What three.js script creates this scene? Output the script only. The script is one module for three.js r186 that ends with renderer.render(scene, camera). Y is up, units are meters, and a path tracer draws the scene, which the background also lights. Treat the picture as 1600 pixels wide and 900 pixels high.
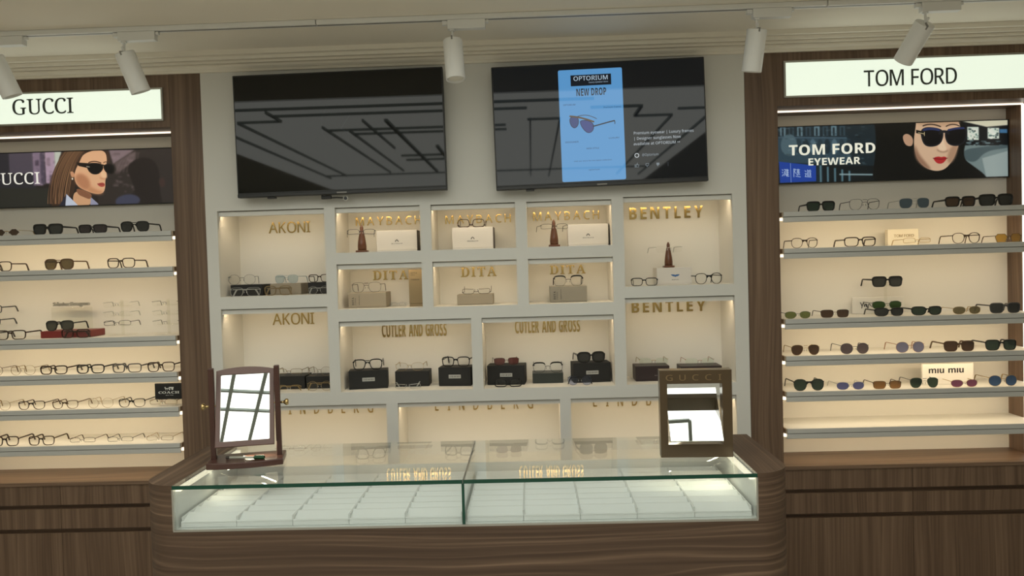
import * as THREE from 'three';
import { RoundedBoxGeometry } from 'three/addons/geometries/RoundedBoxGeometry.js';
import { TextGeometry } from 'three/addons/geometries/TextGeometry.js';
import { FontLoader } from 'three/addons/loaders/FontLoader.js';
import { mergeGeometries } from 'three/addons/utils/BufferGeometryUtils.js';
import { RectAreaLightUniformsLib } from 'three/addons/lights/RectAreaLightUniformsLib.js';

// ---------------------------------------------------------------- camera, exposure, large light
const R = Math.PI / 180;
const scene = new THREE.Scene();
scene.background = new THREE.Color(0x000000);
const camera = new THREE.PerspectiveCamera(41.112, 16 / 9, 0.05, 40);
camera.position.set(0, 1.56, 3.5);
camera.rotation.order = 'YXZ';
camera.rotation.set(-1.6856 * R, 1.4883 * R, -1.6493 * R);
scene.add(camera);
const renderer = new THREE.WebGLRenderer({ antialias: true });
renderer.toneMapping = THREE.LinearToneMapping;
renderer.toneMappingExposure = 1.0;
renderer.shadowMap.enabled = true;
RectAreaLightUniformsLib.init();

const WARM = new THREE.Color().setRGB(1.0, 0.775, 0.49);      // LED tape in niches and shelves
const COOL = new THREE.Color().setRGB(0.98, 0.99, 0.90);      // luminous ceiling, light boxes
const CASEW = new THREE.Color().setRGB(1.0, 0.93, 0.68);     // LED tape in the glass case
const POWER = { ceiling: 1.0, niche: 20, shelf: 33, fascia: 5, side: 3, caseled: 45, box: 1.25, poster: 0.6, screen: 0.25 };

function areaLight(name, color, power, w, h, pos, target, parent = scene) {
  const l = new THREE.RectAreaLight(color, power, w, h);
  l.name = name; l.position.set(...pos); parent.add(l);
  l.lookAt(new THREE.Vector3(...target));
  return l;
}

// ---------------------------------------------------------------- seeded noise and textures
let seed = 12345;
const rnd = () => { seed = (seed * 1664525 + 1013904223) >>> 0; return seed / 4294967296; };
const LAT = new Float32Array(65536); for (let i = 0; i < 65536; i++) LAT[i] = rnd();
function vnoise(x, y, px, py) {            // value noise that repeats after px, py cells
  const xi = Math.floor(x), yi = Math.floor(y), fx = x - xi, fy = y - yi, u = fx * fx * (3 - 2 * fx), v = fy * fy * (3 - 2 * fy);
  const at = (a, b) => LAT[((((a % px) + px) % px) * 131 + (((b % py) + py) % py) * 197 + px * 7) & 65535];
  return (at(xi, yi) * (1 - u) + at(xi + 1, yi) * u) * (1 - v) + (at(xi, yi + 1) * (1 - u) + at(xi + 1, yi + 1) * u) * v;
}
function woodTexture(ring, n = 1024) {      // u across the grain, v along it
  const d = new Uint8Array(n * n * 4), b = new Uint8Array(n * n * 4);
  for (let j = 0; j < n; j++) for (let i = 0; i < n; i++) {
    const u = i / n, v = j / n;
    const warp = 1.6 * vnoise(u * 5, v * 3, 5, 3) + 0.6 * vnoise(u * 11, v * 7, 11, 7);
    const g = u * 18 + warp;
    const fr = g - Math.floor(g);
    const line = Math.pow(1 - Math.abs(fr * 2 - 1), 5) * (0.35 + 0.65 * vnoise(u * 9, v * 5, 9, 5));
    const broad = vnoise(u * 26 + warp, v * 2, 27, 2), fine = vnoise(u * 170 + warp * 4, v * 5, 170, 5), pore = vnoise(u * 420, v * 22, 420, 22);
    const g2 = u * 41 + warp * 2.1, f2 = g2 - Math.floor(g2), thin = Math.pow(1 - Math.abs(f2 * 2 - 1), 7) * vnoise(u * 13, v * 9, 13, 9);
    let t = 0.38 + 0.30 * (broad - 0.5) + 0.34 * (fine - 0.5) + 0.10 * (pore - 0.5) + ring * (line - 0.2) + ring * 0.9 * (thin - 0.1);
    t = Math.max(0, Math.min(1, t));
    const k = (j * n + i) * 4;
    d[k] = 82 + 72 * t; d[k + 1] = 62 + 66 * t; d[k + 2] = 47 + 58 * t; d[k + 3] = 255;
    b[k] = b[k + 1] = b[k + 2] = 255 * (0.5 + 0.5 * (fine - 0.5)); b[k + 3] = 255;
  }
  const make = (data, srgb) => {
    const t = new THREE.DataTexture(data, n, n); t.wrapS = t.wrapT = THREE.RepeatWrapping; t.magFilter = THREE.LinearFilter; t.minFilter = THREE.LinearMipmapLinearFilter; t.generateMipmaps = true;
    if (srgb) t.colorSpace = THREE.SRGBColorSpace; t.needsUpdate = true; return t;
  };
  return [make(d, true), make(b, false)];
}
const [woodA, woodAb] = woodTexture(0.12), [woodB, woodBb] = woodTexture(0.62);
function noiseTexture(lo, hi, cells, n = 256) {
  const d = new Uint8Array(n * n * 4);
  for (let j = 0; j < n; j++) for (let i = 0; i < n; i++) {
    const t = 0.6 * vnoise(i / n * cells, j / n * cells, cells, cells) + 0.4 * vnoise(i / n * cells * 4, j / n * cells * 4, cells * 4, cells * 4), k = (j * n + i) * 4;
    d[k] = d[k + 1] = d[k + 2] = lo + (hi - lo) * t; d[k + 3] = 255;
  }
  const t = new THREE.DataTexture(d, n, n); t.wrapS = t.wrapT = THREE.RepeatWrapping; t.magFilter = THREE.LinearFilter; t.needsUpdate = true; return t;
}
const paintRough = noiseTexture(120, 170, 24);

const std = (o) => new THREE.MeshStandardMaterial(o), phy = (o) => new THREE.MeshPhysicalMaterial(o);
const lin = (r, g, b) => new THREE.Color().setRGB(r, g, b);
const M = {
  paint: std({ color: lin(0.70, 0.69, 0.64), roughness: 1, roughnessMap: paintRough }),
  niche: std({ color: lin(0.74, 0.72, 0.66), roughness: 0.7 }),
  ceiling: std({ color: lin(0.88, 0.83, 0.72), roughness: 0.95 }),
  roomWall: std({ color: lin(0.62, 0.60, 0.54), roughness: 0.9 }),
  floor: std({ color: lin(0.42, 0.385, 0.33), roughness: 0.35 }),
  woodV: std({ map: woodA, bumpMap: woodAb, bumpScale: 0.0003, roughness: 0.4 }),
  woodH: std({ map: woodB, color: lin(0.78, 0.76, 0.74), bumpMap: woodBb, bumpScale: 0.0004, roughness: 0.5 }),
  cabinetBack: std({ color: lin(0.76, 0.73, 0.66), roughness: 0.75 }),
  shelf: std({ color: lin(0.72, 0.70, 0.64), roughness: 0.6 }),
  alu: std({ color: lin(0.56, 0.56, 0.53), roughness: 0.5, metalness: 0.1 }),
  bracket: std({ color: lin(0.45, 0.36, 0.26), roughness: 0.4, metalness: 0.5 }),
  whiteMetal: std({ color: lin(0.84, 0.84, 0.81), roughness: 0.45 }),
  greyPlastic: std({ color: lin(0.25, 0.24, 0.22), roughness: 0.5 }),
  lensDiffuser: std({ color: lin(0.75, 0.73, 0.65), roughness: 0.3 }),
  gold: std({ color: lin(0.60, 0.44, 0.18), metalness: 1, roughness: 0.16 }),
  goldDull: std({ color: lin(0.55, 0.40, 0.16), metalness: 0.8, roughness: 0.35 }),
  signInk: std({ color: lin(0.05, 0.06, 0.055), roughness: 0.6 }),
  signFrame: std({ color: lin(0.45, 0.44, 0.40), roughness: 0.4, metalness: 0.6 }),
  tvBlack: std({ color: lin(0.012, 0.013, 0.013), roughness: 0.35 }),
  mirror: std({ color: lin(0.90, 0.92, 0.90), metalness: 1, roughness: 0.01 }),
  mahogany: std({ color: lin(0.065, 0.026, 0.018), roughness: 0.3 }),
  mahoganyLight: std({ color: lin(0.12, 0.062, 0.048), roughness: 0.35 }),
  brass: std({ color: lin(0.55, 0.40, 0.18), metalness: 1, roughness: 0.25 }),
  bronze: phy({ color: lin(0.095, 0.061, 0.029), metalness: 0.35, roughness: 0.3, clearcoat: 0.4, clearcoatRoughness: 0.15 }),
  bronzeLight: std({ color: lin(0.30, 0.21, 0.11), metalness: 0.7, roughness: 0.3 }),
  glass: phy({ color: lin(0.965, 0.98, 0.972), transmission: 1, thickness: 0, roughness: 0.0, ior: 1.5 }),
  glassEdge: phy({ color: lin(0.006, 0.06, 0.036), roughness: 0.25 }),
  acrylic: phy({ color: lin(0.97, 0.97, 0.95), transmission: 1, thickness: 0, roughness: 0.02, ior: 1.3 }),
  trayWhite: std({ color: lin(0.76, 0.78, 0.77), roughness: 0.5 }),
  caseLiner: std({ color: lin(0.66, 0.68, 0.66), roughness: 0.35 }),
  steel: std({ color: lin(0.55, 0.54, 0.50), metalness: 0.9, roughness: 0.35 }),
  penGreen: std({ color: lin(0.01, 0.06, 0.02), roughness: 0.3 }),
  penDark: std({ color: lin(0.05, 0.04, 0.03), roughness: 0.4 }),
  penBody: std({ color: lin(0.45, 0.45, 0.38), roughness: 0.3 }),
  nose: std({ color: lin(0.12, 0.045, 0.02), roughness: 0.28 }),
  cable: std({ color: lin(0.02, 0.02, 0.02), roughness: 0.5 }),
  cablePale: std({ color: lin(0.6, 0.58, 0.52), roughness: 0.5 }),
  bar: std({ color: lin(0.30, 0.34, 0.32), roughness: 0.6 }),
};
const glow = (c, k) => std({ color: lin(0.1, 0.1, 0.1), emissive: c, emissiveIntensity: k, roughness: 0.6 });
const G = { niche: glow(WARM, 3), shelf: glow(lin(1, 0.86, 0.62), 2.2), fascia: glow(lin(1, 0.85, 0.66), 1.6), side: glow(lin(1, 0.93, 0.8), 2), caseled: glow(CASEW, 1.5), ceiling: glow(COOL, 1.0) };

// ---------------------------------------------------------------- helpers
const used = new Map();
function numbered(name) { const n = used.get(name) || 0; used.set(name, n + 1); return n ? `${name}_${String(n).padStart(3, '0')}` : name; }
function mesh(name, geometry, material, parent) {
  const m = new THREE.Mesh(geometry, material); m.name = parent ? name : numbered(name); m.castShadow = m.receiveShadow = true;
  (parent || scene).add(m); return m;
}
function tag(o, label, category, group, kind) { if (label) o.userData.label = label; if (category) o.userData.category = category; if (group) o.userData.group = group; if (kind) o.userData.kind = kind; return o; }
function thing(name, label, category, [x, y, z] = [0, 0, 0], turn = 0, group) {
  const o = new THREE.Group(); o.name = numbered(name); o.position.set(x, y, z); o.rotation.y = turn; scene.add(o);
  return tag(o, label, category, group);
}
function metric(g, along = 'y', off = 0) {        // uv in metres: v along the grain axis, u across it
  const p = g.attributes.position, n = g.attributes.normal, uv = new Float32Array(p.count * 2);
  for (let i = 0; i < p.count; i++) {
    const P = { x: p.getX(i), y: p.getY(i), z: p.getZ(i) }, a = [Math.abs(n.getX(i)), Math.abs(n.getY(i)), Math.abs(n.getZ(i))];
    const face = a[0] > a[1] && a[0] > a[2] ? 'x' : a[1] > a[2] ? 'y' : 'z';
    const axes = ['x', 'y', 'z'].filter((q) => q !== face), v = axes.includes(along) ? along : axes[0], u = axes.find((q) => q !== v);
    uv[2 * i] = P[u] + off; uv[2 * i + 1] = P[v] * 0.5 + off * 1.7;
  }
  g.setAttribute('uv', new THREE.BufferAttribute(uv, 2)); return g;
}
// box between two corners
function bb(x0, x1, y0, y1, z0, z1, along, off = 0) {
  let g = new THREE.BoxGeometry(x1 - x0, y1 - y0, z1 - z0).toNonIndexed(); g.translate((x0 + x1) / 2, (y0 + y1) / 2, (z0 + z1) / 2);
  return metric(g, along, off);
}
function rb(x0, x1, y0, y1, z0, z1, r = 0.002, along = 'y', off = 0) {
  const g = new RoundedBoxGeometry(x1 - x0, y1 - y0, z1 - z0, 2, Math.min(r, (x1 - x0) / 2.1, (y1 - y0) / 2.1, (z1 - z0) / 2.1)); g.translate((x0 + x1) / 2, (y0 + y1) / 2, (z0 + z1) / 2);
  return metric(g.index ? g.toNonIndexed() : g, along, off);
}
const merge = (list) => mergeGeometries(list.map((g) => (g.index ? g.toNonIndexed() : g)));
function cyl(r0, r1, h, seg = 28, at = [0, 0, 0], rot = [0, 0, 0]) {
  const g = new THREE.CylinderGeometry(r0, r1, h, seg); g.rotateX(rot[0]); g.rotateY(rot[1]); g.rotateZ(rot[2]); g.translate(...at); return g.toNonIndexed();
}
const loader = new FontLoader();
const F = {};
for (const [k, f] of [['sans', 'sans_regular'], ['bold', 'sans_bold'], ['serif', 'serif_regular'], ['serifb', 'serif_bold']]) F[k] = await loader.loadAsync(`fonts/droid/droid_${f}.typeface.json`);
// letters as separate children of parent, fitted into the rectangle x0..x1, y0..y1 with their backs at z
function letters(parent, text, font, [x0, x1], [y0, y1], z, depth, material, gap = 0.1, name = 'letter') {
  const list = []; let pen = 0;
  for (const ch of text) {
    if (ch === ' ') { pen += 0.32 + gap; continue; }
    const g = new TextGeometry(ch, { font: F[font], size: 1, depth: 1, curveSegments: 5, bevelEnabled: false }); g.computeBoundingBox();
    const b = g.boundingBox; g.translate(pen - b.min.x, 0, 0); pen += b.max.x - b.min.x + gap; list.push(g);
  }
  const all = new THREE.Box3(); for (const g of list) { g.computeBoundingBox(); all.union(g.boundingBox); }
  const sx = (x1 - x0) / (all.max.x - all.min.x), sy = (y1 - y0) / (all.max.y - all.min.y);
  for (const g of list) { g.translate(-all.min.x, -all.min.y, 0); g.scale(sx, sy, depth); g.translate(x0, y0, z); g.computeVertexNormals(); mesh(name, g, material, parent); }
}
function canvasTexture(w, h, draw) {
  const c = document.createElement('canvas'); c.width = w; c.height = h; const g = c.getContext('2d'); draw(g, w, h);
  const t = new THREE.CanvasTexture(c); t.colorSpace = THREE.SRGBColorSpace; t.anisotropy = 4; return t;
}
// ---------------------------------------------------------------- room shell
const CEIL = 2.56;
tag(mesh('floor', bb(-3.6, 3.6, -0.1, 0, -0.5, 8.2), M.floor), 'pale stone shop floor', 'floor', null, 'structure');
tag(mesh('wall_left', bb(-3.6, -3.5, 0, CEIL, -0.5, 8.2), M.roomWall), 'plain side wall', 'wall', null, 'structure');
tag(mesh('wall_right', bb(3.5, 3.6, 0, CEIL, -0.5, 8.2), M.roomWall), 'plain side wall', 'wall', null, 'structure');
tag(mesh('wall_front', bb(-3.6, 3.6, 0, CEIL, 8.1, 8.2), M.roomWall), 'plain wall facing the display', 'wall', null, 'structure');
tag(mesh('ceiling', bb(-3.6, 3.6, CEIL, CEIL + 0.1, -0.5, 8.2), M.ceiling), 'plain painted ceiling above the display wall', 'ceiling', null, 'structure');

// cornice: stepped plaster profile along the top of the display wall
{
  const s = new THREE.Shape(); const pts = [[-0.02, 2.478], [0.010, 2.478], [0.010, 2.490], [0.014, 2.4905], [0.022, 2.499], [0.022, 2.507], [0.018, 2.5075], [0.018, 2.5105], [0.034, 2.511], [0.034, 2.520], [0.030, 2.5205], [0.030, 2.5235], [0.048, 2.524], [0.052, 2.536], [0.050, 2.5365], [0.050, 2.5395], [0.070, 2.540], [0.074, 2.5598], [-0.02, 2.5598]];
  pts.forEach(([z, y], i) => (i ? s.lineTo(z, y) : s.moveTo(z, y)));
  const g = new THREE.ExtrudeGeometry(s, { depth: 6.98, bevelEnabled: false }); g.rotateY(-Math.PI / 2); g.translate(3.49, 0, 0);
  tag(mesh('trim_1', g, M.ceiling), 'stepped plaster cornice between display wall and ceiling', 'cornice', null, 'structure');
}

// ---------------------------------------------------------------- display wall with fifteen niches
const PX = [-1.489, 0.978];
const NICHES = [
  ['A1', -1.435, -0.942, 1.452, 1.847], ['A2', -1.436, -0.942, 1.0, 1.395],
  ['M1', -0.892, -0.502, 1.64, 1.847], ['M2', -0.452, -0.067, 1.64, 1.847], ['M3', -0.015, 0.371, 1.64, 1.847],
  ['D1', -0.892, -0.502, 1.38, 1.587], ['D2', -0.452, -0.067, 1.38, 1.587], ['D3', -0.015, 0.371, 1.38, 1.587],
  ['B1', 0.424, 0.914, 1.448, 1.855], ['B2', 0.421, 0.916, 1.0, 1.396],
  ['C1', -0.892, -0.283, 0.998, 1.324], ['C2', -0.234, 0.368, 0.998, 1.324],
  ['L1', -1.436, -0.685, 0.64, 0.940], ['L2', -0.632, 0.113, 0.64, 0.942], ['L3', 0.163, 0.916, 0.64, 0.943]];
const ND = 0.26;
const wall = new THREE.Group(); wall.name = 'wall_back'; scene.add(wall); tag(wall, 'white painted display wall with lit box niches', 'wall', null, 'structure');
{
  const s = new THREE.Shape(); s.moveTo(PX[0], 0); s.lineTo(PX[1], 0); s.lineTo(PX[1], 2.5); s.lineTo(PX[0], 2.5); s.closePath();
  for (const [, x0, x1, y0, y1] of NICHES) { const h = new THREE.Path(); h.moveTo(x0, y0); h.lineTo(x0, y1); h.lineTo(x1, y1); h.lineTo(x1, y0); h.closePath(); s.holes.push(h); }
  const g = new THREE.ExtrudeGeometry(s, { depth: 0.02, bevelEnabled: false }); g.translate(0, 0, -0.02);
  mesh('face_panel', g, M.paint, wall);
  mesh('rear_shell', merge([bb(-3.5, 3.5, 0, CEIL, -0.32, -0.30)]), M.roomWall, wall);
  for (const [id, x0, x1, y0, y1] of NICHES) {
    const t = 0.008;
    mesh('niche_liner', merge([bb(x0 - t, x0, y0 - t, y1 + t, -ND, -0.02), bb(x1, x1 + t, y0 - t, y1 + t, -ND, -0.02), bb(x0, x1, y0 - t, y0, -ND, -0.02), bb(x0, x1, y1, y1 + t, -ND, -0.02)]), M.niche, wall);
    mesh('niche_back', bb(x0 - t, x1 + t, y0 - t, y1 + t, -ND - 0.01, -ND), M.niche, wall);
    const drop = id[0] === 'L' ? 0.022 : 0.024;
    mesh('niche_lip', merge([bb(x0 + 0.0005, x1 - 0.0005, y1 - drop, y1 - 0.004, -0.030, -0.016), bb(x0 + 0.0005, x1 - 0.0005, y1 - drop, y1 - 0.0002, -0.036, -0.0301)]), M.paint, wall);
    mesh('led_strip', bb(x0 + 0.004, x1 - 0.004, y1 - 0.007, y1 - 0.002, -0.048, -0.038), G.niche, wall);
    areaLight('niche_led_light', WARM, POWER.niche, x1 - x0 - 0.01, 0.01, [(x0 + x1) / 2, y1 - 0.009, -0.043], [(x0 + x1) / 2, y1 - 0.3, -0.14]);
  }
}

// ---------------------------------------------------------------- side cabinets
const SHELF = [1.765, 1.60, 1.28, 1.112, 0.949, 0.78], SB = -0.25;
function cabinet(side) {           // side 1: beside the lit television, side -1: beside the blank one
  const inner = side > 0 ? 1.125 : -1.637, outer = side > 0 ? 2.285 : -2.80, edge = side > 0 ? 0.979 : -1.490;
  const o = thing('display_cabinet', side > 0 ? 'walnut wall cabinet with shelves of sunglasses, right of the display wall' : 'walnut wall cabinet with shelves of optical frames, left of the display wall', 'cabinet', [0, 0, 0], 0, 'walnut wall cabinets');
  const [c0, c1] = side > 0 ? [edge, inner] : [inner, edge], [p0, p1] = side > 0 ? [outer, outer + 0.15] : [outer - 0.15, outer], [a, b] = side > 0 ? [inner, outer] : [outer, inner];
  mesh('pillar', rb(c0 + 0.001, c1, 0.612, 2.5, SB - 0.02, -0.002, 0.0015, 'y', 0.13), M.woodV, o);
  mesh('partition', bb(p0, p1, 0.612, 2.5, SB - 0.02, -0.002, 'y', 0.4), M.woodV, o);
  const fx = side > 0 ? -0.006 : 0.006;
  mesh('fascia', bb(a, b, 2.24, 2.5, -0.03, -0.004, 'y', 0.7), M.woodV, o);
  mesh('top_board', bb(a, b, 2.24, 2.262, SB, -0.03, 'x', 0.2), M.woodV, o);
  mesh('back_panel', bb(a, b, 0.60, 2.262, SB - 0.02, SB), M.cabinetBack, o);
  const fl = mesh('led_strip', bb(a + 0.002, b - 0.002, 2.234, 2.2398, -0.128, -0.116), G.fascia, o);
  areaLight('fascia_led_light', WARM, POWER.fascia, b - a - 0.02, 0.01, [(a + b) / 2, 2.232, -0.122], [(a + b) / 2, 0, -0.17]);
  if (side > 0) {
    mesh('led_strip', bb(outer - 0.006, outer - 0.0005, 0.63, 2.235, -0.125, -0.113), G.side, o);
    areaLight('side_led_light', lin(1, 0.85, 0.65), POWER.side, 0.01, 1.5, [outer - 0.008, 1.43, -0.119], [outer - 1, 1.43, -0.119]);
  }
  for (const y of SHELF) {
    const s0 = side > 0 ? inner + 0.018 : outer + 0.002, s1 = side > 0 ? outer - 0.002 : inner - 0.016;
    const sh = mesh('shelf', bb(s0, s1, y - 0.0182, y, SB, -0.0081), M.shelf, o);
    mesh('edge_profile', rb(s0, s1, y - 0.021, y + 0.0005, -0.008, 0.0, 0.0015), M.alu, sh);
    mesh('front_rail', rb(s0, s1, y - 0.046, y - 0.0235, -0.016, -0.003, 0.0015), M.alu, sh);
    mesh('rear_web', bb(s0 + 0.0005, s1 - 0.0005, y - 0.0300, y - 0.0182, -0.0175, -0.0162), M.alu, sh);
    const e0 = side > 0 ? inner + 0.012 : s1, e1 = side > 0 ? s0 : inner - 0.010;
    mesh('end_bracket', bb(e0, e1, y - 0.022, y - 0.001, -0.06, -0.006), M.bracket, sh);
    mesh('led_strip', bb(side > 0 ? inner + 0.008 : s0, side > 0 ? s1 : inner - 0.006, y - 0.0385, y - 0.0255, -0.028, -0.018), G.shelf, sh);
    areaLight('shelf_led_light', WARM, POWER.shelf, s1 - s0, 0.008, [(s0 + s1) / 2, y - 0.040, -0.0235], [(s0 + s1) / 2, y - 0.25, -0.17]);
  }
  // lower cabinet: ledge, two rows of drawers and doors with shadow gaps between
  const [l0, l1] = side > 0 ? [edge - 0.25, outer + 0.15] : [outer - 0.15, edge + 0.25];
  mesh('ledge', rb(l0, l1, 0.594, 0.612, SB, 0.012, 0.002, 'x', 0.3), M.woodV, o);
  mesh('carcass', bb(l0, l1, 0.0, 0.5935, SB, -0.024, 'x'), M.woodV, o);
  const seams = side > 0 ? [l0, 1.70, l1] : [l0, -2.225, l1];
  for (let i = 0; i < 2; i++) {
    const s0 = seams[i] + 0.0008, s1 = seams[i + 1] - 0.0008;
    mesh('drawer', rb(s0, s1, 0.5035, 0.5925, -0.0238, 0.004, 0.0012, 'y', 0.21 * i), M.woodV, o);
    mesh('drawer', rb(s0, s1, 0.391, 0.485, -0.0238, 0.004, 0.0012, 'y', 0.21 * i + 0.35), M.woodV, o);
    mesh('door', rb(s0, s1, 0.06, 0.372, -0.0238, 0.004, 0.0012, 'y', 0.21 * i + 0.6), M.woodV, o);
  }
  mesh('plinth', bb(l0, l1, 0.0, 0.06, -0.0238, -0.018, 'x'), M.woodV, o);
  return o;
}
cabinet(-1); cabinet(1);

// lit brand sign boxes on the fascias
function signBox(x0, x1, y0, y1, label, text, font, lx, ly, gap) {
  const o = thing('light_box_sign', label, 'sign', [0, 0, 0], 0, 'lit sign boxes above the cabinets');
  mesh('sign_frame', merge([bb(x0 - 0.008, x1 + 0.008, y1, y1 + 0.008, -0.004, 0.006), bb(x0 - 0.008, x1 + 0.008, y0 - 0.008, y0, -0.004, 0.006), bb(x0 - 0.008, x0, y0, y1, -0.004, 0.006), bb(x1, x1 + 0.008, y0, y1, -0.004, 0.006)]), M.signFrame, o);
  mesh('lit_panel', bb(x0, x1, y0, y1, -0.0038, 0.003), std({ color: lin(0.5, 0.5, 0.46), emissive: lin(0.86, 0.97, 0.80), emissiveIntensity: 0.85, roughness: 0.5 }), o);
  letters(o, text, font, lx, ly, 0.0031, 0.003, M.signInk, gap);
  areaLight('sign_light', COOL, 0.9, x1 - x0, y1 - y0, [(x0 + x1) / 2, (y0 + y1) / 2, 0.007], [(x0 + x1) / 2, (y0 + y1) / 2, 1]);
}
signBox(-2.74, -1.672, 2.276, 2.411, 'glowing white sign box with thin serif letters above left cabinet', 'GUCCI', 'serif', [-2.363, -2.08], [2.316, 2.388], 0.08);
signBox(1.162, 2.27, 2.283, 2.431, 'glowing white sign box with slim sans letters above right cabinet', 'TOM FORD', 'sans', [1.508, 1.917], [2.312, 2.385], 0.1);
// ---------------------------------------------------------------- posters (backlit prints at the back of the cabinets)
let soften = () => {};
const blob = (g, pts, fill) => { g.fillStyle = fill; g.beginPath(); pts.forEach(([x, y], i) => (i ? g.lineTo(x, y) : g.moveTo(x, y))); g.closePath(); g.fill(); };
function curve(g, pts, fill, stroke, lw) {       // closed smooth outline through points
  const n = pts.length, mid = (a, b) => [(a[0] + b[0]) / 2, (a[1] + b[1]) / 2]; g.beginPath(); let m = mid(pts[n - 1], pts[0]); g.moveTo(...m);
  for (let i = 0; i < n; i++) { const e = mid(pts[i], pts[(i + 1) % n]); g.quadraticCurveTo(...pts[i], ...e); }
  g.closePath(); if (fill) { g.fillStyle = fill; g.fill(); } if (stroke) { g.strokeStyle = stroke; g.lineWidth = lw; g.stroke(); }
}
function strand(g, pts, color, w) { g.strokeStyle = color; g.lineWidth = w; g.lineCap = 'round'; g.beginPath(); g.moveTo(...pts[0]); g.bezierCurveTo(...pts[1], ...pts[2], ...pts[3]); g.stroke(); }
function drawCity(g, w, h) { soften = (n) => { g.filter = n ? `blur(${n}px)` : 'none'; };                      // dark teal street, woman in black with large sunglasses and red lips
  g.fillStyle = '#101a20'; g.fillRect(0, 0, w, h);
  g.setTransform(1.0224, 0.0402, 0, 1.0224, 28, -526.5);
  soften(2.5); g.fillStyle = '#16242c'; g.fillRect(-60, 480, 760, 420);
  for (let i = 0; i < 9; i++) { g.fillStyle = i % 2 ? '#5d7886' : '#2c404c'; g.fillRect(20 + i * 52, 505 - i, 34, 62); g.fillStyle = '#16242c'; g.fillRect(30 + i * 52, 516 - i, 12, 50); }
  g.fillStyle = '#41596a'; g.fillRect(60, 568, 420, 10); g.fillStyle = '#2c4250'; g.fillRect(20, 578, 480, 150);
  for (let i = 0; i < 10; i++) { g.fillStyle = ['#1a2a34', '#4a6474', '#22343f'][i % 3]; g.beginPath(); g.ellipse(95 + i * 44, 625, 19, 46, 0, 0, 7); g.fill(); }
  curve(g, [[70, 600], [110, 545], [165, 560], [180, 640], [140, 690], [80, 670]], '#48606c');
  for (let i = 0; i < 160; i++) { const x = 40 + rnd() * 560, y = 500 + rnd() * 330; g.fillStyle = ['#6d8793', '#324a58', '#0d161b', '#263a46'][i % 4]; g.globalAlpha = 0.35; g.fillRect(x, y, 4 + rnd() * 26, 2 + rnd() * 8); } g.globalAlpha = 1;
  g.fillStyle = '#0c1418'; g.fillRect(330, 740, 330, 130);
  for (let i = 0; i < 5; i++) { g.fillStyle = '#50717f'; g.fillRect(310 + i * 44, 740 + i * 8, 12, 110); } g.fillStyle = '#86a0a8'; g.fillRect(430, 790, 210, 9);
  // street scene behind on the far side
  g.fillStyle = '#0b1014'; g.fillRect(1150, 440, 400, 180); g.fillStyle = '#d9dcc9'; blob(g, [[1150, 460], [1480, 452], [1480, 486], [1330, 500]], '#c9c9b4');
  for (const [x, y, ww, hh] of [[1212, 500, 70, 80], [1335, 505, 70, 66]]) { g.fillStyle = '#c8d4cc'; g.fillRect(x, y, ww, hh); for (let i = 0; i < 22; i++) { g.fillStyle = ['#4e6a6c', '#eef4ea', '#1a262a'][i % 3]; g.fillRect(x + rnd() * (ww - 12), y + rnd() * (hh - 10), 4 + rnd() * 12, 3 + rnd() * 9); } }
  g.fillStyle = '#3e6d97'; g.fillRect(1408, 512, 46, 24);
  for (let i = 0; i < 30; i++) { g.fillStyle = ['#7d979e', '#0c1316', '#51676e'][i % 3]; g.fillRect(1190 + rnd() * 260, 580 + rnd() * 34, 10 + rnd() * 22, 3 + rnd() * 5); }
  g.fillStyle = '#6d7f82'; g.fillRect(1150, 612, 330, 220);
  curve(g, [[1180, 640], [1300, 620], [1470, 605], [1470, 625], [1320, 645], [1260, 720], [1190, 700]], '#46575c'); blob(g, [[1300, 690], [1470, 640], [1470, 830], [1330, 830]], '#8f9fa0');
  // hair and coat
  soften(2);  curve(g, [[640, 440], [900, 430], [1190, 440], [1210, 560], [1180, 690], [1250, 740], [1330, 800], [1350, 880], [620, 880], [650, 700], [660, 560]], '#07090a');
  // ear, neck, face
  soften(1);  curve(g, [[818, 555], [850, 540], [885, 570], [880, 620], [845, 620], [825, 595]], '#b39078');
  curve(g, [[905, 440], [1165, 440], [1175, 560], [1150, 640], [1120, 710], [1070, 765], [1000, 772], [930, 735], [895, 670], [885, 590], [900, 500]], '#c9ab90');
  soften(7); curve(g, [[905, 640], [890, 600], [890, 690], [940, 745], [1000, 770], [960, 720], [925, 680]], '#8e6c58');
  curve(g, [[1110, 620], [1165, 590], [1140, 690], [1100, 735], [1085, 690]], '#a5836b');
  curve(g, [[905, 440], [1165, 440], [1170, 490], [1040, 500], [905, 500]], '#b8987c'); soften(4); curve(g, [[1040, 570], [1062, 560], [1078, 610], [1090, 645], [1060, 655], [1028, 640]], '#dcc1a6'); strand(g, [[1030, 640], [1045, 656], [1075, 658], [1092, 644]], '#7b5947', 5);
  soften(1); curve(g, [[1002, 690], [1035, 680], [1052, 686], [1072, 680], [1090, 690], [1065, 722], [1035, 727], [1015, 712]], '#a8282c'); strand(g, [[1003, 692], [1035, 698], [1060, 700], [1090, 691]], '#5c1216', 4);
  strand(g, [[945, 496], [980, 480], [1020, 486], [1050, 500]], '#31241d', 7); strand(g, [[1085, 498], [1110, 482], [1140, 482], [1165, 496]], '#31241d', 6);
  // sunglasses
  soften(0.6);  curve(g, [[935, 505], [1050, 512], [1068, 545], [1045, 612], [960, 622], [935, 570]], '#06070c', '#191b22', 9);
  curve(g, [[1085, 520], [1205, 498], [1208, 560], [1180, 612], [1100, 612], [1078, 560]], '#06070c', '#191b22', 9);
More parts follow.
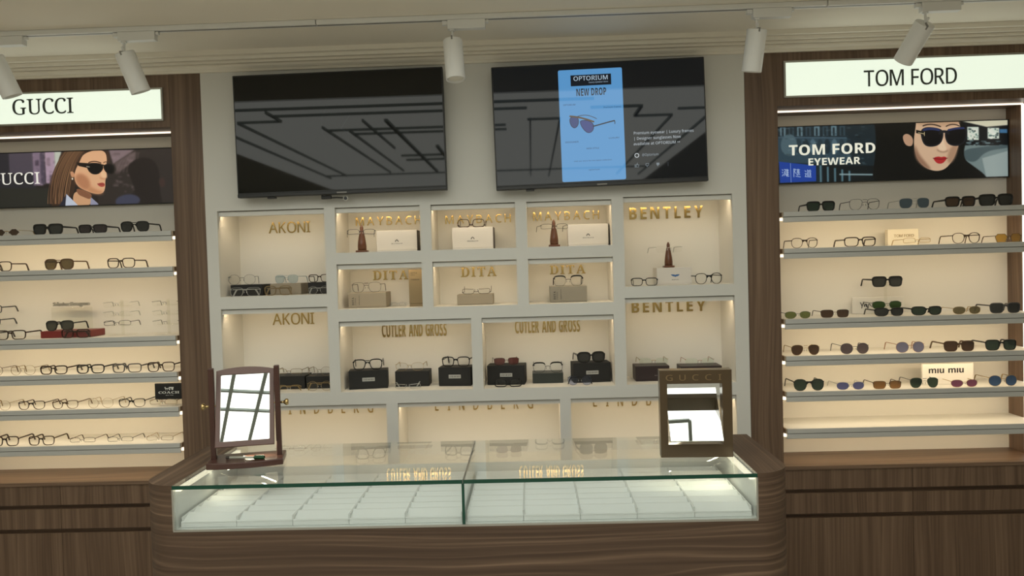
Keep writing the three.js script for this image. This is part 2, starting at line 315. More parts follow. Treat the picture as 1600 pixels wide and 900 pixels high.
  strand(g, [[1045, 540], [1060, 526], [1085, 526], [1098, 540]], '#191b22', 16); strand(g, [[950, 520], [980, 512], [1010, 512], [1040, 520]], '#25305c', 14); strand(g, [[1100, 520], [1130, 512], [1160, 508], [1190, 508]], '#25305c', 12);
  blob(g, [[902, 520], [945, 530], [945, 550], [902, 540]], '#0c0c0e'); strand(g, [[915, 538], [930, 540], [940, 542], [952, 545]], '#c9b98e', 4); strand(g, [[952, 534], [952, 540], [952, 546], [952, 556]], '#c9b98e', 4);
  // blue street plate with three characters
  soften(1);  blob(g, [[62, 720], [288, 742], [288, 838], [66, 850]], '#1b3f9b'); g.strokeStyle = '#8fa6d8'; g.lineWidth = 3; g.beginPath(); g.moveTo(132, 730); g.lineTo(134, 846); g.stroke();
  g.strokeStyle = '#b4c6e6'; g.lineWidth = 4;
  const stroke = (...l) => { for (const [x0, y0, x1, y1] of l) { g.beginPath(); g.moveTo(x0, y0); g.lineTo(x1, y1); g.stroke(); } };
  stroke([80, 768, 86, 774], [80, 784, 86, 788], [80, 808, 88, 796], [92, 768, 102, 768], [102, 768, 92, 806], [94, 780, 104, 804], [108, 766, 108, 808], [108, 772, 120, 772], [108, 784, 120, 784], [108, 796, 120, 796], [108, 808, 122, 808], [114, 766, 114, 808]);
  stroke([152, 764, 152, 812], [152, 764, 162, 766], [162, 766, 156, 778], [156, 778, 162, 790], [168, 768, 188, 768], [172, 776, 186, 776], [170, 784, 188, 784], [178, 764, 178, 800], [168, 792, 174, 802], [184, 790, 188, 800], [164, 808, 192, 812]);
  stroke([220, 774, 226, 780], [220, 792, 228, 792], [228, 792, 222, 808], [220, 810, 258, 812], [236, 768, 240, 774], [252, 768, 248, 774], [232, 776, 258, 776], [236, 784, 254, 784], [236, 784, 236, 804], [254, 784, 254, 804], [236, 794, 254, 794], [236, 804, 254, 804]);
  g.setTransform(1, 0, 0, 1, 0, 0);
  soften(0); const at = (x, y) => [28 + 1.0224 * x, -526.5 + 0.0402 * x + 1.0224 * y];
  g.fillStyle = '#f2f4e6'; g.font = 'bold 90px sans-serif'; g.textBaseline = 'alphabetic';
  const fit = (text, x, y, width) => { const m = g.measureText(text).width, [px, py] = at(x, y); g.save(); g.translate(px, py); g.scale(width / m, 1); g.fillText(text, 0, 0); g.restore(); };
  fit('TOM FORD', 122, 682, 548); g.font = 'bold 60px sans-serif'; fit('EYEWEAR', 236, 742, 332);
}
function drawPortrait(g, w, h) { soften = (n) => { g.filter = n ? `blur(${n}px)` : 'none'; };                  // blurred violet street, woman in profile with slim dark sunglasses
  g.fillStyle = '#241f1e'; g.fillRect(0, 0, w, h);
  g.setTransform(0.8448, 0.0253, 0, 0.8448, 300, -116);
  soften(4); g.fillStyle = '#2b2a30'; g.fillRect(-380, 100, 600, 460); g.fillStyle = '#2a2a26'; g.fillRect(-380, 400, 700, 160);
  g.fillStyle = '#4a4450'; g.fillRect(20, 120, 190, 170);
  for (const [x, y, ww, hh, c] of [[205, 120, 75, 260, '#7b6c80'], [300, 115, 80, 250, '#a48fa4'], [262, 120, 36, 250, '#4c4454'], [375, 115, 55, 190, '#b5bcb4'], [330, 300, 60, 80, '#5c5060'], [222, 190, 30, 40, '#4a3f4e'], [310, 170, 30, 60, '#8a7686']]) { g.fillStyle = c; g.fillRect(x, y, ww, hh); }
  for (let i = 0; i < 60; i++) { g.globalAlpha = 0.3; g.fillStyle = ['#c3aec0', '#3c3542', '#8f7d90'][i % 3]; g.fillRect(200 + rnd() * 170, 120 + rnd() * 250, 6 + rnd() * 14, 6 + rnd() * 16); } g.globalAlpha = 1;
  g.fillStyle = '#2e2826'; g.fillRect(700, 100, 620, 460);
  blob(g, [[800, 110], [930, 110], [1000, 110], [830, 220]], '#7a6a70'); blob(g, [[840, 210], [1010, 120], [1000, 190], [860, 290]], '#584c4c');
  for (let i = 0; i < 40; i++) { g.globalAlpha = 0.4; g.fillStyle = ['#8d7b80', '#463c3c', '#6a5a5c'][i % 3]; g.fillRect(790 + rnd() * 190, 130 + rnd() * 300, 8 + rnd() * 40, 6 + rnd() * 14); } g.globalAlpha = 1;
  for (let i = 0; i < 7; i++) strand(g, [[850 + i * 28, 280], [880 + i * 24, 200], [920 + i * 16, 160], [950 + i * 14, 130]], '#6d5e60', 4);
  curve(g, [[930, 240], [1020, 170], [1130, 170], [1190, 260], [1180, 400], [1200, 520], [1210, 560], [900, 560], [930, 470], [1000, 420], [960, 330]], '#211b1a'); curve(g, [[1180, 330], [1220, 320], [1230, 380], [1200, 400], [1180, 380]], '#3b2b28');
  curve(g, [[840, 470], [960, 440], [1040, 480], [1000, 540], [830, 540]], '#3c3e52');
  // hair mass, neck, collar
  soften(2);  curve(g, [[430, 110], [560, 100], [760, 105], [800, 130], [800, 200], [700, 210], [560, 250], [540, 330], [520, 430], [470, 500], [400, 560], [330, 560], [340, 450], [330, 380], [390, 250]], '#3a2a21');
  soften(0.8); for (let i = 0; i < 60; i++) { const o = i * 4.2, c = ['#5d4331', '#7d5d43', '#2a1d17', '#96714f', '#4a3426'][i % 5]; strand(g, [[610 - o * 0.6, 118], [520 - o * 0.5, 200], [500 - o * 0.75, 330], [440 - o * 0.55 + rnd() * 30, 520]], c, 2.5 + rnd() * 3); }
  curve(g, [[525, 420], [640, 430], [650, 540], [520, 560], [500, 480]], '#c69a76'); curve(g, [[530, 400], [600, 420], [660, 450], [640, 490], [590, 470], [545, 450]], '#80563f');
  blob(g, [[440, 560], [455, 445], [540, 530], [540, 560]], '#b9c2d6'); blob(g, [[635, 560], [645, 470], [700, 520], [700, 560]], '#8d8fa8'); blob(g, [[380, 560], [455, 445], [440, 560]], '#2a2a36');
  // face in three-quarter profile
  curve(g, [[600, 140], [700, 108], [775, 120], [785, 190], [772, 240], [778, 300], [762, 345], [762, 395], [745, 440], [690, 450], [610, 425], [545, 390], [520, 330], [530, 270], [570, 200]], '#d6a883');
  soften(9); curve(g, [[545, 290], [590, 290], [640, 330], [650, 400], [610, 425], [550, 385], [525, 330]], '#b07a5a'); curve(g, [[640, 380], [700, 420], [745, 420], [740, 445], [680, 448], [610, 424]], '#b9835f');
  soften(4); curve(g, [[725, 290], [752, 262], [782, 305], [772, 330], [740, 325]], '#e3b894'); strand(g, [[722, 322], [740, 334], [760, 332], [775, 326]], '#9a6446', 4);
  soften(1); curve(g, [[700, 368], [735, 358], [757, 364], [758, 388], [728, 394], [704, 380]], '#a4493f'); strand(g, [[700, 368], [725, 374], [742, 374], [757, 372]], '#6b2a26', 3);
  strand(g, [[640, 208], [670, 192], [705, 196], [735, 210]], '#3b271d', 7); strand(g, [[755, 208], [768, 200], [776, 200], [784, 204]], '#3b271d', 5);
  curve(g, [[490, 275], [512, 272], [530, 295], [522, 320], [500, 318]], '#c08d6c'); g.fillStyle = '#efe6d6'; g.beginPath(); g.ellipse(508, 330, 6, 8, 0, 0, 7); g.fill();
  curve(g, [[780, 112], [805, 118], [806, 215], [786, 215]], '#3d2b22');
  // slim sunglasses
  blob(g, [[545, 205], [640, 212], [690, 218], [690, 262], [640, 250], [560, 232]], '#1a1412');
  curve(g, [[625, 212], [740, 214], [752, 250], [715, 292], [665, 294], [632, 262]], '#0c0b0c', '#1b1614', 8); curve(g, [[752, 222], [836, 220], [832, 288], [795, 292], [765, 272]], '#0c0b0c', '#1b1614', 8);
  strand(g, [[735, 230], [745, 224], [752, 224], [762, 232]], '#1b1614', 10); strand(g, [[622, 236], [630, 238], [635, 238], [645, 240]], '#cfc7b4', 4);
  soften(0); g.setTransform(1, 0, 0, 1, 0, 0);
  g.fillStyle = '#f4f4ee'; g.font = '104px serif'; g.textBaseline = 'alphabetic';
  const m = g.measureText('GUCCI').width; g.save(); g.translate(300 + 0.8448 * -150, -116 + 0.8448 * 378 + 0.0253 * -150); g.scale(345 / m, 1); g.fillText('GUCCI', 0, 0); g.restore();
}
function poster(x0, x1, y0, y1, label, draw) {
  const o = thing('poster_light_box', label, 'poster', [0, 0, 0], 0, 'backlit advertising prints');
  mesh('poster_frame', merge([bb(x0, x1, y0, y0 + 0.004, SB + 0.001, SB + 0.026), bb(x0, x1, y1 - 0.004, y1, SB + 0.001, SB + 0.026), bb(x0, x0 + 0.004, y0 + 0.004, y1 - 0.004, SB + 0.001, SB + 0.026), bb(x1 - 0.004, x1, y0 + 0.004, y1 - 0.004, SB + 0.001, SB + 0.026)]), M.tvBlack, o);
  const t = canvasTexture(1516, 348, draw);
  const g = new THREE.BoxGeometry(x1 - x0 - 0.008, y1 - y0 - 0.008, 0.02); g.translate((x0 + x1) / 2, (y0 + y1) / 2, SB + 0.0115);
  const print = std({ map: t, emissiveMap: t, emissive: lin(1, 1, 1), emissiveIntensity: POWER.poster, roughness: 0.45 });
  mesh('lit_print', g, [M.tvBlack, M.tvBlack, M.tvBlack, M.tvBlack, print, M.tvBlack], o);
}
poster(1.127, 2.283, 1.912, 2.186, 'backlit poster of woman in black wearing oversized sunglasses and red lipstick', drawCity);
poster(-2.795, -1.639, 1.912, 2.184, 'backlit poster of long-haired woman in profile wearing slim dark sunglasses', drawPortrait);

// ---------------------------------------------------------------- televisions
function drawScreen(g, w, h) {
  g.fillStyle = '#060a10'; g.fillRect(0, 0, w, h);
  const at = (x, y) => [1.0256 * x - 0.0393 * y - 64.6, 0.049 * x + 1.021 * y - 136];
  const [bx, by] = at(457, 140), [ex, ey] = at(862, 795);
  g.fillStyle = '#5b9bd2'; g.beginPath(); g.roundRect(bx, by + 2, ex - bx, ey - by - 4, 10); g.fill();
  const [lx, ly] = at(532, 172); g.fillStyle = '#0b1420'; g.fillRect(lx, ly, 246, 66);
  const text = (s, x, y, size, color, font, width) => { const [px, py] = at(x, y); g.font = `${size}px ${font}`; g.fillStyle = color; g.textBaseline = 'middle'; g.save(); g.translate(px, py); if (width) g.scale(width / g.measureText(s).width, 1); g.fillText(s, 0, 0); g.restore(); };
  text('OPTORIUM', 548, 192, 38, '#c9dff0', 'sans-serif', 214); text('luxury eyewear store', 640, 213, 12, '#b9cfe0', 'sans-serif', 118);
  g.font = 'bold 60px sans-serif'; const [nx, ny] = at(564, 275); g.save(); g.translate(nx, ny); g.scale(186 / g.measureText('NEW DROP').width, 1); g.fillStyle = '#0e1622'; g.fillText('NEW DROP', 0, 0); g.restore();
  for (const [s, x, y, ww] of [['OPTORIUM', 488, 349, 76], ['Premium Frames', 728, 362, 108], ['LUXURY', 758, 546, 66], ['DESIGNER', 500, 572, 82], ['NEW STYLE', 626, 609, 78]]) text(s, x, y, 13, '#1b3048', 'sans-serif', ww);
  text('visit our store for the latest collection', 552, 686, 11, '#2b4866', 'sans-serif', 232); text('optorium', 638, 737, 10, '#2b4866', 'sans-serif', 70);
  // aviator sunglasses drawing
  g.setTransform(1.0256, 0.049, -0.0393, 1.021, -64.6, -136);
  curve(g, [[525, 425], [560, 415], [580, 430], [578, 470], [555, 490], [532, 470]], '#3c4a7c', '#27304e', 4); curve(g, [[590, 440], [640, 440], [672, 465], [665, 505], [635, 518], [605, 490], [590, 460]], '#3f4a86', '#27304e', 4);
  strand(g, [[530, 416], [570, 418], [620, 430], [668, 448]], '#5c4a3a', 10); strand(g, [[575, 416], [610, 405], [640, 405], [686, 430]], '#3c4250', 4); strand(g, [[668, 475], [710, 465], [760, 448], [792, 442]], '#20242e', 7); strand(g, [[790, 440], [796, 445], [796, 452], [795, 460]], '#20242e', 4);
  g.setTransform(1, 0, 0, 1, 0, 0);
  text('Premium eyewear | Luxury frames', 905, 518, 24, '#c3ccd2', 'sans-serif', 366); text('| Designer sunglasses Now', 905, 550, 24, '#c3ccd2', 'sans-serif', 288); text('available at OPTORIUM ••', 905, 582, 24, '#c3ccd2', 'sans-serif', 284);
  const [cx, cy] = at(925, 650); g.strokeStyle = '#dde4e8'; g.lineWidth = 4; g.beginPath(); g.arc(cx, cy, 12, 0, 7); g.stroke(); text('@Optorium', 955, 647, 21, '#9aa6ae', 'sans-serif', 102);
  g.strokeStyle = '#77828a'; g.fillStyle = '#77828a'; g.lineWidth = 3;
  { const [x, y] = at(925, 710); g.strokeRect(x - 12, y - 4, 6, 14); g.beginPath(); g.moveTo(x - 4, y + 10); g.lineTo(x + 10, y + 10); g.lineTo(x + 13, y - 3); g.lineTo(x + 3, y - 3); g.lineTo(x + 4, y - 13); g.lineTo(x - 4, y); g.closePath(); g.stroke(); }
  { const [x, y] = at(988, 706); g.beginPath(); g.moveTo(x - 9, y - 8); g.lineTo(x + 9, y - 8); g.lineTo(x + 7, y + 4); g.lineTo(x, y + 4); g.lineTo(x - 2, y + 12); g.lineTo(x - 6, y + 4); g.lineTo(x - 11, y + 2); g.closePath(); g.stroke(); }
  { const [x, y] = at(1050, 702); g.fillRect(x - 9, y - 9, 18, 14); g.fillRect(x - 4, y + 5, 6, 7); }
  { const [x, y] = at(1110, 702); for (const k of [-9, 0, 9]) { g.beginPath(); g.arc(x, y + k, 2, 0, 7); g.fill(); } }
}
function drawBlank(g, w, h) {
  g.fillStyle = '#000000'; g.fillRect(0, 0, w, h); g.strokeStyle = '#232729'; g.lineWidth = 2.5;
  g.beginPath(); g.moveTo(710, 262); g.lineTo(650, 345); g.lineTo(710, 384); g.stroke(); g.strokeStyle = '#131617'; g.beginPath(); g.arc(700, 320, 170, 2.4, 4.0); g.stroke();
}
function television(cx, cy, w, h, roll, label, draw, lit) {
  const o = thing('television', label, 'television', [cx, cy, 0], 0, 'wall-mounted televisions'); o.rotation.z = roll;
  mesh('casing', rb(-w / 2, w / 2, -h / 2, h / 2, 0.045, 0.078, 0.004), M.tvBlack, o);
  mesh('rear_housing', rb(-w * 0.36, w * 0.36, -h * 0.42, h * 0.2, 0.02, 0.046, 0.006), M.tvBlack, o);
  mesh('wall_mount', bb(-0.2, 0.2, -0.1, 0.1, 0.0005, 0.021), M.greyPlastic, o);
  const t = canvasTexture(1280, 720, draw), sw = w - 0.012, sh = h - 0.028;
  const g = new THREE.BoxGeometry(sw, sh, 0.002); g.translate(0, 0.007, 0.0785);
  const screen = phy({ color: lin(0.006, 0.007, 0.007), emissive: lin(1, 1, 1), emissiveMap: t, emissiveIntensity: lit, roughness: 0.03, ior: 1.45 });
  mesh('screen', g, [M.tvBlack, M.tvBlack, M.tvBlack, M.tvBlack, screen, M.tvBlack], o);
  mesh('chin', rb(-w / 2 + 0.001, w / 2 - 0.001, -h / 2, -h / 2 + 0.016, 0.07, 0.084, 0.003), M.tvBlack, o);
  mesh('maker_badge', bb(-0.022, 0.022, -h / 2 + 0.004, -h / 2 + 0.010, 0.084, 0.0846), M.greyPlastic, o);
  mesh('rubber_foot', rb(-0.36 * w, -0.32 * w, -h / 2 - 0.008, -h / 2, 0.055, 0.075, 0.002), M.tvBlack, o);
  return o;
}
{
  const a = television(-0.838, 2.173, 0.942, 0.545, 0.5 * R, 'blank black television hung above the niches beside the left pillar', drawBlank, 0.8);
  const path = new THREE.CatmullRomCurve3([new THREE.Vector3(-0.11, -0.25, 0.045), new THREE.Vector3(-0.09, -0.282, 0.05), new THREE.Vector3(-0.03, -0.285, 0.052), new THREE.Vector3(0.0, -0.288, 0.05)]);
  mesh('cable', new THREE.TubeGeometry(path, 24, 0.003, 8), M.cable, a);
  mesh('plug', rb(-0.1, -0.055, -0.290, -0.274, 0.045, 0.06, 0.003), M.cable, a);
  const s = mesh('sensor', cyl(0.011, 0.011, 0.012, 24, [0.01, -0.290, 0.054], [Math.PI / 2, 0, 0]), M.cablePale, a);
  mesh('sensor_eye', cyl(0.0078, 0.0078, 0.002, 24, [0.01, -0.290, 0.0608], [Math.PI / 2, 0, 0]), M.tvBlack, s);
  television(0.319, 2.173, 0.938, 0.545, 0.85 * R, 'lit television showing a blue sunglasses advert on the display wall', drawScreen, 0.85);
  areaLight('screen_light', lin(0.35, 0.6, 0.85), 0.1, 0.28, 0.5, [0.30, 2.18, 0.086], [0.30, 2.1, 3]);
}

// ---------------------------------------------------------------- ceiling track and spotlights
{
  const z = 0.42;
  const o = thing('lighting_track', 'long white ceiling rail carrying the spotlights', 'track', [0, 0, 0]);
  for (const [x0, x1] of [[-3.3, -0.832], [-0.828, 1.185], [1.189, 3.3]]) { const r = mesh('rail', rb(x0, x1, CEIL - 0.020, CEIL - 0.0005, z - 0.017, z + 0.017, 0.002), M.whiteMetal, o); mesh('slot', bb(x0, x1, CEIL - 0.0206, CEIL - 0.0201, z - 0.006, z + 0.006), M.greyPlastic, r); }
}
function spot(ax, lean, roll, label) {        // ax: adapter's first end, lean: swing in x (rad), roll: swing in z (rad)
  const z = 0.42, o = thing('track_spotlight', label, 'spotlight', [ax, 0, z], 0, 'track spotlights');
  mesh('adapter', rb(0, 0.15, 2.504, 2.5395, -0.016, 0.016, 0.002), M.whiteMetal, o);
  mesh('latch', rb(-0.022, -0.0005, 2.522, 2.538, -0.010, 0.010, 0.002), M.whiteMetal, o); mesh('latch', rb(0.1505, 0.163, 2.526, 2.538, -0.008, 0.008, 0.002), M.whiteMetal, o);
  mesh('stem', merge([cyl(0.011, 0.011, 0.006, 20, [0.018, 2.501, 0]), cyl(0.005, 0.005, 0.045, 16, [0.018, 2.478, 0])]), M.whiteMetal, o);
  const head = new THREE.Group(); head.name = 'lamp_head'; head.position.set(0.018, 2.462, 0); head.rotation.set(roll, 0, lean, 'ZXY'); o.add(head);
  const pts = [[0, 0], [0.036, 0], [0.0385, -0.003], [0.0385, -0.160], [0.0375, -0.163], [0.0335, -0.163], [0.0325, -0.150], [0, -0.150]].map(([r, y]) => new THREE.Vector2(r, y));
  mesh('housing', new THREE.LatheGeometry(pts, 48), M.whiteMetal, head);
  mesh('diffuser', cyl(0.0318, 0.0318, 0.004, 40, [0, -0.1535, 0]), M.lensDiffuser, head);
  mesh('slot', bb(-0.003, 0.003, -0.012, 0.004, 0.0, 0.039), M.greyPlastic, head);
  mesh('stem', cyl(0.005, 0.005, 0.03, 14, [0, 0.008, 0]), M.whiteMetal, head);
}
spot(-2.17, 0.30, 0.24, 'white track spotlight cut by the picture edge above left sign box');
spot(-1.632, 0.27, 0.24, 'white track spotlight tilted in front of the serif sign box');
spot(-0.306, 0.06, -0.14, 'white track spotlight hanging between the two televisions');
spot(0.897, -0.10, 0.20, 'white track spotlight hanging straight before the right pillar');
spot(1.552, -0.32, 0.68, 'white track spotlight leaning before the sans-letter sign box');
// ---------------------------------------------------------------- luminous ceiling over the shop floor, crossed by dark bars (mirrored in screens and mirrors)
{
  const X0 = -2.42, X1 = 1.38, Z0 = 1.12, Z1 = 7.2;
  const o = thing('ceiling_light_panel', 'large luminous ceiling panel over the shop floor', 'ceiling light', [0, 0, 0]);
  mesh('lit_panel', bb(X0, X1, CEIL - 0.006, CEIL - 0.0005, Z0, Z1), G.ceiling, o);
  areaLight('ceiling_panel_light', COOL, POWER.ceiling, X1 - X0, Z1 - Z0, [(X0 + X1) / 2, CEIL - 0.008, (Z0 + Z1) / 2], [(X0 + X1) / 2, 0, (Z0 + Z1) / 2 + 0.0001]);
  // [centre, from, to, half width]
  const along = [[-2.1, 1.95, 4.8], [-1.89, 1.66, 4.62], [-1.6, 1.35, 1.65], [-1.40, 1.9, 4.45], [-1.25, 2.06, 4.35], [-1.08, 1.7, 2.9], [-0.93, 1.72, 4.5, 0.012], [-0.73, 2.85, 4.5, 0.012], [0.02, 1.85, 5.1], [0.22, 1.86, 5.2], [0.72, 1.53, 1.85, 0.009], [0.97, 1.86, 5.2], [1.22, 1.66, 5.3]];
  const across = [[1.27, -2.35, 0.4], [1.48, -1.6, 0.0], [1.53, 0.4, 0.72, 0.009], [1.65, -1.89, -1.6], [1.66, 0.97, 1.38], [1.86, 0.0, 0.22], [1.86, 0.72, 0.97], [2.03, -1.4, -0.15], [2.2, -1.25, -0.15], [4.6, -2.1, 1.22], [3.33, -1.1, -0.4, 0.012], [3.60, -1.1, -0.4, 0.012]];
  for (const [x, a, b, w = 0.0055] of along) mesh('dark_bar', bb(x - w, x + w, CEIL - 0.030, CEIL - 0.012, a, b), M.bar, o);
  for (const [z, a, b, w = 0.0055] of across) mesh('dark_bar', bb(a, b, CEIL - 0.029, CEIL - 0.013, z - w, z + w), M.bar, o);
}

// ---------------------------------------------------------------- glass-topped display counter
const C = { x0: -1.147, x1: 0.677, zf: 1.135, zr: 0.605, top: 0.9, floor: 0.757, side: 0.115 };
{
  const o = thing('display_counter', 'walnut shop counter with rounded corners and built-in glass display case', 'counter', [0, 0, 0]);
  const X0 = C.x0 - C.side, X1 = C.x1 + C.side, zf = C.zf + 0.004, r = 0.112;
  const grain = (g) => {                    // grain runs round the counter, along the arms on top
    const p = g.attributes.position, n = g.attributes.normal, uv = new Float32Array(p.count * 2);
    for (let i = 0; i < p.count; i++) {
      const x = p.getX(i), y = p.getY(i), z = p.getZ(i);
      if (Math.abs(n.getY(i)) > 0.7) { uv[2 * i] = x * 1.1; uv[2 * i + 1] = z * 0.5; } else { uv[2 * i] = y + 0.07; uv[2 * i + 1] = (x + (x < -0.24 ? 1 : -1) * (z - zf)) * 0.42; }
    }
    g.setAttribute('uv', new THREE.BufferAttribute(uv, 2)); return g;
  };
  const up = (shape, y0, y1) => { const g = new THREE.ExtrudeGeometry(shape, { depth: y1 - y0, bevelEnabled: false, curveSegments: 24 }); g.rotateX(-Math.PI / 2); g.translate(0, y0, 0); return grain(g); };
  const base = new THREE.Shape(); base.moveTo(X0, -C.zr); base.lineTo(X0, -(zf - r)); base.absarc(X0 + r, -(zf - r), r, Math.PI, 1.5 * Math.PI, false); base.lineTo(X1 - r, -zf); base.absarc(X1 - r, -(zf - r), r, 1.5 * Math.PI, 2 * Math.PI, false); base.lineTo(X1, -C.zr); base.closePath();
  mesh('front_body', up(base, 0.0, C.floor - 0.004), M.woodH, o);
  const arm = (left) => { const s = new THREE.Shape(), a = left ? X0 : C.x1, b = left ? C.x0 : X1; s.moveTo(a, -C.zr); if (left) { s.lineTo(a, -(zf - r)); s.absarc(a + r, -(zf - r), r, Math.PI, 1.5 * Math.PI, false); s.lineTo(b, -zf); s.lineTo(b, -C.zr); } else { s.lineTo(a, -zf); s.lineTo(b - r, -zf); s.absarc(b - r, -(zf - r), r, 1.5 * Math.PI, 2 * Math.PI, false); s.lineTo(b, -C.zr); } s.closePath(); return s; };
  mesh('arm', up(arm(true), C.floor - 0.004, C.top), M.woodH, o); mesh('arm', up(arm(false), C.floor - 0.004, C.top), M.woodH, o);
  mesh('case_floor', bb(C.x0, C.x1, C.floor - 0.004, C.floor, C.zr, C.zf), M.caseLiner, o);
  mesh('side_liner', bb(C.x0, C.x0 + 0.004, C.floor, C.top - 0.0135, C.zr, C.zf - 0.01), M.caseLiner, o); mesh('side_liner', bb(C.x1 - 0.004, C.x1, C.floor, C.top - 0.0135, C.zr, C.zf - 0.01), M.caseLiner, o);
  mesh('rear_rail', bb(C.x0 + 0.004, C.x1 - 0.004, C.floor, C.floor + 0.06, C.zr, C.zr + 0.012), M.caseLiner, o);
  mesh('edge_trim', merge([bb(C.x0, C.x1, C.floor - 0.004, C.floor + 0.002, C.zf - 0.002, C.zf + 0.0055), bb(C.x0 - 0.001, C.x0 + 0.004, C.floor, C.top - 0.0132, C.zf - 0.010, C.zf + 0.0052), bb(C.x1 - 0.004, C.x1 + 0.001, C.floor, C.top - 0.0132, C.zf - 0.010, C.zf + 0.0052)]), M.steel, o);
  const mid = -0.232;
  for (const [a, b] of [[C.x0 + 0.0005, mid - 0.001], [mid + 0.001, C.x1 - 0.0005]]) {
    const t = mesh('glass_top', bb(a, b, C.top - 0.013, C.top - 0.001, C.zr, C.zf + 0.003), M.glass, o);
    mesh('glass_edge', bb(a, b, C.top - 0.013, C.top - 0.001, C.zf + 0.0031, C.zf + 0.0046), M.glassEdge, t);
    mesh('glass_front', bb(a + 0.005, b - 0.004, C.floor + 0.002, C.top - 0.0135, C.zf - 0.008, C.zf - 0.001), M.glass, o);
  }
  const dv = mesh('glass_divider', bb(mid - 0.003, mid + 0.003, C.floor + 0.001, C.top - 0.0135, C.zr + 0.013, C.zf - 0.009), M.glass, o);
  mesh('glass_edge', bb(mid - 0.0042, mid + 0.0042, C.floor + 0.001, C.top - 0.0135, C.zf - 0.0085, C.zf + 0.002), M.glassEdge, dv);
  mesh('seam', bb(mid - 0.001, mid + 0.001, C.top - 0.013, C.top - 0.001, C.zr, C.zf + 0.003), M.greyPlastic, o);
  for (const s of [1, -1]) {
    const x = s > 0 ? C.x0 + 0.004 : C.x1 - 0.004;
    mesh('led_strip', bb(Math.min(x, x + s * 0.016), Math.max(x, x + s * 0.016), C.top - 0.023, C.top - 0.0135, C.zr + 0.015, C.zf - 0.012), G.caseled, o);
    areaLight('case_led_light', CASEW, POWER.caseled, 0.009, 0.48, [x + s * 0.010, C.top - 0.0245, 0.86], [x + s * 0.06, C.floor, 0.8601]);
  }
}
// ten white trays, each with stepped ramps
{
  const mid = -0.232; let k = 0;
  const ord = ['first', 'second', 'third', 'fourth', 'fifth'];
  for (const [a, b, left] of [[C.x0 + 0.012, mid - 0.008, true], [mid + 0.008, C.x1 - 0.012, false]]) for (let i = 0; i < 5; i++, k++) {
    const w = (b - a) / 5, x0 = a + i * w + 0.0004, x1 = a + (i + 1) * w - 0.0004;
    const o = thing('display_tray', left ? `${ord[i]} white stepped tray from the left end of the glass case` : `${ord[4 - i]} white stepped tray from the right end of the glass case`, 'tray', [x0, C.floor, 0], 0, 'white trays in the glass case');
    const W = x1 - x0, zf = C.zf - 0.022, zr = C.zr + 0.03, n = 8, step = (zf - zr) / n;
    mesh('tray_base', rb(0, W, 0.0005, 0.014, zr, zf, 0.002), M.trayWhite, o);
    mesh('front_lip', rb(0, W, 0.014, 0.020, zf - 0.006, zf, 0.0015), M.trayWhite, o);
    mesh('side_rim', merge([bb(0, 0.0025, 0.014, 0.0325, zr, zf - 0.006), bb(W - 0.0025, W, 0.014, 0.0325, zr, zf - 0.006)]), M.trayWhite, o);
    for (let j = 0; j < n; j++) {
      const s = new THREE.Shape(); const z0 = zr + j * step; s.moveTo(z0, 0.014); s.lineTo(z0 + step - 0.004, 0.014); s.lineTo(z0 + 0.008, 0.032); s.lineTo(z0, 0.032); s.closePath();
      const g = new THREE.ExtrudeGeometry(s, { depth: W - 0.0052, bevelEnabled: false }); g.rotateY(-Math.PI / 2); g.translate(W - 0.0026, 0, 0);
      mesh('ramp', g, M.trayWhite, o);
    }
  }
}
